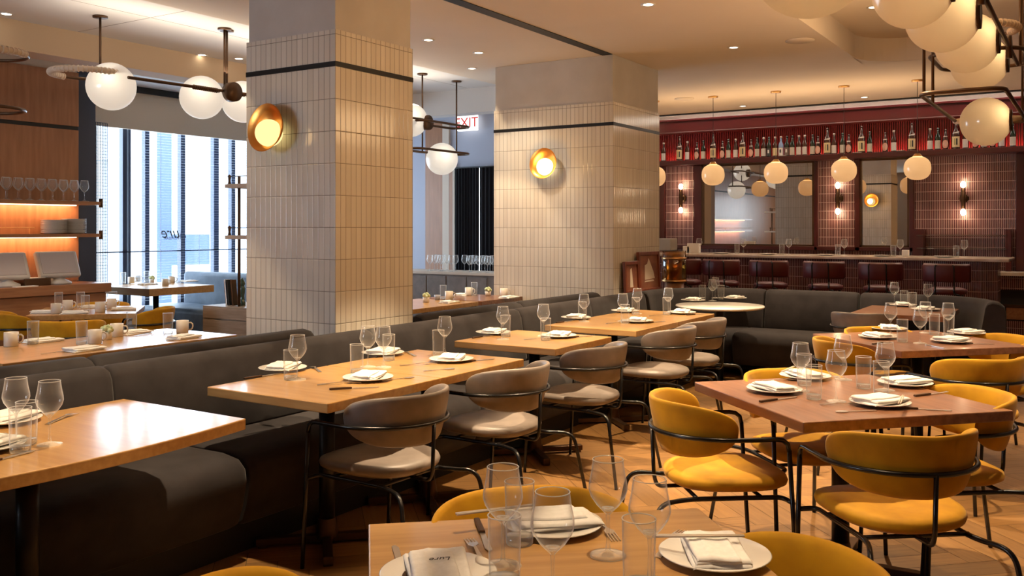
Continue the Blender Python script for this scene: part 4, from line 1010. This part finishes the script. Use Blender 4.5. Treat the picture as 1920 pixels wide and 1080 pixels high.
for k, px, py, lab in (('M', 105, 588, 'front one of the aisle pair on'), ('M', 127, 581, 'rear one of the aisle pair on'), ('M', 188, 585, 'front one of the window pair on'), ('M', 209, 578, 'rear one of the window pair on'), ('T', 110, 578, 'behind the mugs at one end of'), ('T', 151, 577, 'rear one in the middle of'), ('T', 160, 585, 'front one in the middle of'), ('T', 212, 576, 'by the window end of')): put(k, px, py, lab+' '+l2, -.8 if k == 'M' else 0)
for px, py, lab in ((82, 587, 'at the counter end of '), (140, 588, 'at the front of '), (232, 581, 'at the window end of '), (176, 577, 'at the back of ')): setting(px, py, lab+l2, -.7, False)
for k, px, py, lab in (('M', 246, 529, 'front one of the end pair on'), ('M', 257, 526, 'rear one of the end pair on'), ('M', 310, 533, 'nearest the corner of'), ('M', 322, 528, 'nearest the blue bench on'), ('T', 231, 529, 'at the outer end of'), ('T', 275, 526, 'behind the pot on'), ('T', 298, 531, 'beside the corner mug of'), ('T', 334, 528, 'beside the blue bench on'), ('G', 285, 528, 'in the middle of')): put(k, px, py+2.5, lab+' '+lw, -.8 if k == 'M' else 0)
setting(277, 534, 'at the near side of '+lw, 0, False); setting(355, 528.5, 'toward the blue bench on '+lw, 0, False)
b1, b2_ = 'the table between the columns', 'the table beside the far column'
for k, px, py, lab in (('G', 799, 567, 'near the edge of'), ('T', 831, 561, 'in the middle of'), ('M', 842, 562, 'in the middle of')): put(k, px, py, lab+' '+b1, -.6)
setting(842, 568, 'at the corner of '+b1, .1, False)
x, y = P(820, 562.5, ZT); tag(MB().lathe([(1e-5, 0), (.024, 0), (.032, .05), (.029, .05), (1e-5, .006)], 24).build('sugar_bowl', pb('blue_grey_glaze', (.30, .32, .38), .4), loc=(x, y, ZT)), 'small blue-grey sugar bowl beside the glass between the columns', 'bowl')
for k, px, py, lab in (('M', 879, 554, 'near the front of'), ('T', 889, 554.5, 'near the front of'), ('G', 915, 555, 'in the middle of'), ('M', 945, 556, 'against the tiles of')): put(k, px, py, lab+' '+b2_, -.6)
setting(866, 554, 'at the aisle end of '+b2_, .3, False); setting(954, 559, 'by the tiles of '+b2_, 0, False)
# bar top places
ZB = 1.1103
for k, (pt, pw, pp) in enumerate(((1382, 1394, 1352), (1466, 1479, 1440), (1571, 1583, 1550), (1675, 1688, 1655), (1793, 1808, 1770))):
    lab = 'on the marble bar, %s place from the tiled column' % ORD[k]
    put('T', 0, 0, lab, 0, ZB, (12.52, atX(pt, 0, 12.52)[0])); put('W', 0, 0, lab, 0, ZB, (12.62, atX(pw, 0, 12.62)[0])); put('P', 0, 0, lab, 0, ZB, (12.45, atX(pp, 0, 12.45)[0]))
put('W', 0, 0, 'beside the white boxes at the end of the bar', 0, ZB, (12.7, atX(1311, 0, 12.7)[0]))
for k, (px, w_, h_) in enumerate(((1288, .05, .10), (1301, .09, .14), (1698, .04, .08))):
    y = atX(px, 0, 12.7)[0]; tag(MB().box(-.04, -w_, 0, .04, w_, h_).build('card_box', PAPER, loc=(12.7, y, ZB), bev=.004), ('short white box at the column end of the bar', 'taller white box beside the wine glass at the bar end', 'small white card holder on the bar')[k], 'box', 'white boxes on the bar')

# ------------------------------------------------------------------ amber stand and leaning pictures
x, y = 9.85, 3.75
x = 9.9; y = atX(1264, 0, 9.9)[0]
t = thing('amber_lantern', 'amber glass lantern on a wooden stand where the banquette meets the bar', 'lantern', (x, y, 0))
def zz(py): return EYE-(py-HOR)/FPX*(x*CT+y*ST)
MB().cyl((0, 0, zz(525)), (0, 0, zz(470)), .135, 32).build('glass_body', AMBER, t)
MB().cyl((0, 0, zz(524)), (0, 0, zz(484)), .09, 24).build('inner_cylinder', BRASS, t)
for q in (486, 528): MB().cyl((0, 0, zz(q)), (0, 0, zz(q-3.5)), .14, 32).build('metal_band', BRASS, t)
MB().box(-.1, .0, zz(470), .1, .16, zz(447)).build('lid_box', GREYP, t, bev=.01)
MB().cyl((0, 0, 0), (0, 0, zz(528)), .07, 20, .11).build('stand', SHELFW, t)
MB().cyl((0, 0, 0), (0, 0, .03), .16, 24).build('base', SHELFW, t)
def picture(p0, p1, py0, py1, label, sail):
    Y = 4.05; xa, za = atY(p0, py0, Y); xb, zb = atY(p1, py1, Y); W = xb-xa; H = za-.8
    t = thing('framed_picture', label, 'picture', (xa, Y-.02, .80), 0, 'pictures leaning on the far column'); t.rotation_euler = (-.05, 0, 0)
    b_ = .035
    MB().box(0, -.03, 0, b_, 0, H).box(W-b_, -.03, 0, W, 0, H).box(b_, -.03, 0, W-b_, 0, b_).box(b_, -.03, H-b_, W-b_, 0, H).build('frame', DWOOD, t, bev=.003)
    pc = MB().box(b_, -.012, b_, W-b_, -.004, H-b_).build('print', mottled('brown_print', (.16, .05, .03), (.26, .10, .05), 6, .6, 0), t)
    if sail:
        v = [(.30, .30), (.78, .32), (.72, .50), (.52, .84), (.44, .70), (.32, .66)]
        MB().add([(W*a, -.0125, H*c) for a, c in v], [tuple(range(len(v)))]).build('pale_shape', PALEW, pc)
        MB().add([(W*a, -.0128, H*c) for a, c in ((.28, .24), (.74, .25), (.70, .29), (.30, .28))], [(0, 1, 2, 3)]).build('pale_shape', PALEW, pc)
    else: MB().add([(W*a, -.0125, H*c) for a, c in ((.4, .2), (.62, .2), (.55, .8), (.45, .75))], [(0, 1, 2, 3)]).build('pale_shape', PALEW, pc)
picture(1166, 1193, 491, 545, 'smaller dark red framed picture leaning on the tiled column', False)
picture(1193, 1232, 473, 545, 'taller framed picture with a pale sail shape leaning by the tiled column', True)

# ------------------------------------------------------------------ sideboard with glasses
t = thing('sideboard', 'low panelled sideboard topped with rows of wine glasses on the aisle', 'sideboard')
Xs = 9.75; ya, za = atX(760, 505, Xs); yb, _ = atX(940, 505, Xs); zs = .96
_, zs = atX(850, 510, Xs)
MB().box(Xs-.03, yb-.3, zs-.035, Xs+.5, ya+.2, zs).build('top', PALEW, t, bev=.004); MB().box(Xs, yb-.3, .0, Xs+.48, ya+.2, zs-.035).build('body', TAUPE, t)
m = MB(); 
for px in (781, 817, 855, 893): y, _ = atX(px, 0, Xs-.01); m.box(Xs-.012, y-.16, .5, Xs-.002, y+.14, zs-.06)
m.build('front_panel', TAUPE, t, bev=.01)
for k, px in enumerate((806, 815, 820, 826, 830, 838, 846, 854, 871, 880, 884, 890, 897, 903, 909, 914, 919, 924)):
    X = Xs+.08+.12*(k % 3); y, _ = atX(px, 0, X)
    o, _ = put('W', 0, 0, 'on the panelled sideboard, %s from the near column' % ORD[k], 0, zs+.0003, (X, y)); o['group'] = 'wine glasses on the sideboard'

# ------------------------------------------------------------------ service corner
t = thing('service_counter', 'wooden service counter with drawers and two payment terminals on it', 'counter')
ZC = .92
MB().box(-2.9, 8.42, ZC-.09, 5.66, 8.97, ZC).build('worktop', SHELFW, t, bev=.004)
MB().box(-2.9, 8.47, .08, 5.62, 8.97, ZC-.09).build('body', SHELFW, t)
for x0 in (1.1, 2.25, 3.4, 4.52):
    MB().box(x0+.01, 8.452, ZC-.36, x0+1.1, 8.47, ZC-.10).build('drawer', SHELFW, t); MB().box(x0+.01, 8.452, .12, x0+1.1, 8.47, ZC-.37).build('door', SHELFW, t)
for zz_, lab in ((1.744, 'upper wooden wall shelf carrying wine glasses, lit underneath'), (1.415, 'lower wooden wall shelf carrying plate stacks above the service counter')):
    t = thing('wall_shelf', lab, 'shelf', (0, 0, zz_), 0, 'wooden wall shelves')
    MB().box(1, 8.70, -.035, 5.72, 8.97, 0).build('board', SHELFW, t); MB().box(1, 8.93, -.042, 5.6, 8.95, -.036).build('light_strip', LEDS, t)
    MB().tube([(5.74, 8.72, -.06), (5.74, 8.72, .03)], .02).build('bracket', BRONZE, t)
    lamp('shelf_lamp', 'AREA', (3.5, 8.88, zz_-.05), 16, (1, .56, .28), shape='RECTANGLE', size=4.2, size_y=.03, rot=(math.radians(20), 0, 0))
MB().tube([(1, 8.93, 1.50), (5.0, 8.93, 1.50)], .006).build('x', BRASS) if False else None
m = MB().tube([(1, 8.75, 1.475), (5.05, 8.75, 1.475)], .005)
for x in (3.2, 4.1, 5.0): m.cyl((x, 8.75, 1.415), (x, 8.75, 1.475), .004)
tag(m.build('shelf_rail', BRASS), 'thin brass rail along the lower shelf beside the plate stacks', 'rail')
k = 0
for row in (0, 1):
    for i in range(13):
        X = 5.58-.115*i-row*.05; Y = 8.76+.09*row
        o, _ = put('W', 0, 0, 'in the %s row on the wall shelf, %s from the window' % (('front', 'back')[row], ORD[i]), 0, 1.7445, (X, Y)); o['group'] = 'wine glasses on the wall shelf'
def stack(x, y, z, n, lab):
    t = thing('plate_stack', lab, 'plate stack', (x, y, z), 0, 'plate stacks')
    for i in range(n): MB().lathe([(1e-5, .0), (.08, .0), (.12, .010), (.122, .013), (.118, .012), (.08, .004), (1e-5, .003)], 32, (0, 0, i*.0125)).build('plate', PORC, t)
xa, _ = atY(101, 0, 8.82); xb, _ = atY(140, 0, 8.82)
stack(xa, 8.82, 1.4155, 11, 'stack of white plates on the lower shelf, the inner one'); stack(xb, 8.84, 1.4155, 12, 'stack of white plates on the lower shelf, at its window end')
def terminal(px, lab):
    X, _ = atY(px, 0, 8.62); t = thing('payment_terminal', lab, 'payment terminal', (X, 8.66, ZC), math.radians(-8), 'payment terminals')
    MB().lathe([(1e-5, 0), (.13, 0), (.13, .02), (.07, .05), (.06, .10), (1e-5, .10)], 24).build('stand', GREYP, t)
    M = Matrix.Translation((0, 0, .19)) @ Matrix.Rotation(math.radians(-28), 4, 'X')
    MB().box(-.20, -.03, -.14, .20, .03, .14, M=M).build('housing', GREYP, t, bev=.02, bseg=3)
    MB().box(-.165, -.034, -.105, .165, -.03, .115, M=M).build('screen', SCREEN, t)
terminal(112, 'grey touchscreen payment terminal beside the window end of the service counter'); terminal(14, 'grey touchscreen payment terminal cut off by the picture edge')
X, _ = atY(62, 0, 8.65); t = thing('receipt_tray', 'dark low receipt tray between the two payment terminals', 'tray', (X, 8.66, ZC))
MB().box(-.13, -.1, 0, .13, .1, .07).build('tray_body', BRONZE, t, bev=.006)
MB().box(-.09, -.07, .07, .09, .05, .075).build('paper_slip', PAPER, t)
X, _ = atY(48, 0, 8.5); tag(MB().box(-.11, -.05, 0, .11, .05, .006).build('paper_menu', PAPER, loc=(X, 8.52, ZC)), 'white slip of paper at the front edge of the service counter', 'paper')
X, _ = atY(38, 0, 8.96); tag(MB().box(-.06, -.008, -.06, .06, 0, .06).build('wall_socket', DARK, loc=(X, 8.968, 1.14)), 'dark wall socket between the payment terminals', 'socket')

# ------------------------------------------------------------------ grey cabinet with rod shelves
t = thing('drawer_cabinet', 'grey oak drawer cabinet beside the near column, backed by the window', 'cabinet', (5.68, 6.05, 0))
MB().box(0, 0, .0, .5, 1.0, .75).build('body', GREYW, t, bev=.003)
for z0, z1 in ((.64, .735), (.36, .625), (.08, .345)): MB().box(-.016, .02, z0, 0, .98, z1).build('drawer', GREYW, t, bev=.002)
t = thing('rod_shelf', 'open shelf of pale boards on slim bronze rods above the grey cabinet', 'shelf', (5.68, 6.05, .75))
for yy in (.62, .12): MB().cyl((.1, yy, 0), (.1, yy, 1.20), .014, 12).build('rod', BRONZE, t)
for zz_ in (.62, 1.09):
    bd = MB().box(.02, .05, zz_, .38, .72, zz_+.035).build('shelf', PALEW, t, bev=.003)
    m = MB()
    for yy in (.68, .40, .12): m.lathe([(1e-5, 0), (.016, 0), (.009, .03), (.012, .05), (.017, .075), (1e-5, .09)], 14, (.04, yy, zz_+.035))
    m.build('finial', BRONZE, bd); MB().tube([(.04, .70, zz_+.105), (.04, .08, zz_+.105)], .004).build('guard_rail', BRONZE, bd)
t = thing('pepper_mill', 'dark green turned pepper mill on the grey cabinet', 'pepper mill', (5.86, atX(454, 0, 5.86)[0], .75))
MB().lathe([(1e-5, 0), (.032, 0), (.032, .03), (.026, .05), (.020, .09), (.027, .13), (.030, .16), (.022, .185)], 24).build('body', GREENM, t)
MB().lathe([(.022, .187), (.028, .20), (.028, .22), (.014, .24), (.008, .255), (1e-5, .262)], 24).build('head', GREENM, t)
for k, (px, mt, lab) in enumerate(((429, STEEL, 'slanted steel menu holder on the grey cabinet'), (434, INK, 'dark menu leaning in the middle of the grey cabinet'), (441, BRONZE, 'copper coloured menu leaning beside the pepper mill'))):
    X = 5.83; y = atX(px, 0, X)[0]; o = MB().box(-.03, -.008, 0, .03, .008, .24).build('standing_menu', mt, loc=(X, y, .7505), bev=.002); o.rotation_euler = (-.12, 0, 0); o.location.z = .7515
    tag(o, lab, 'menu', 'menus on the grey cabinet')
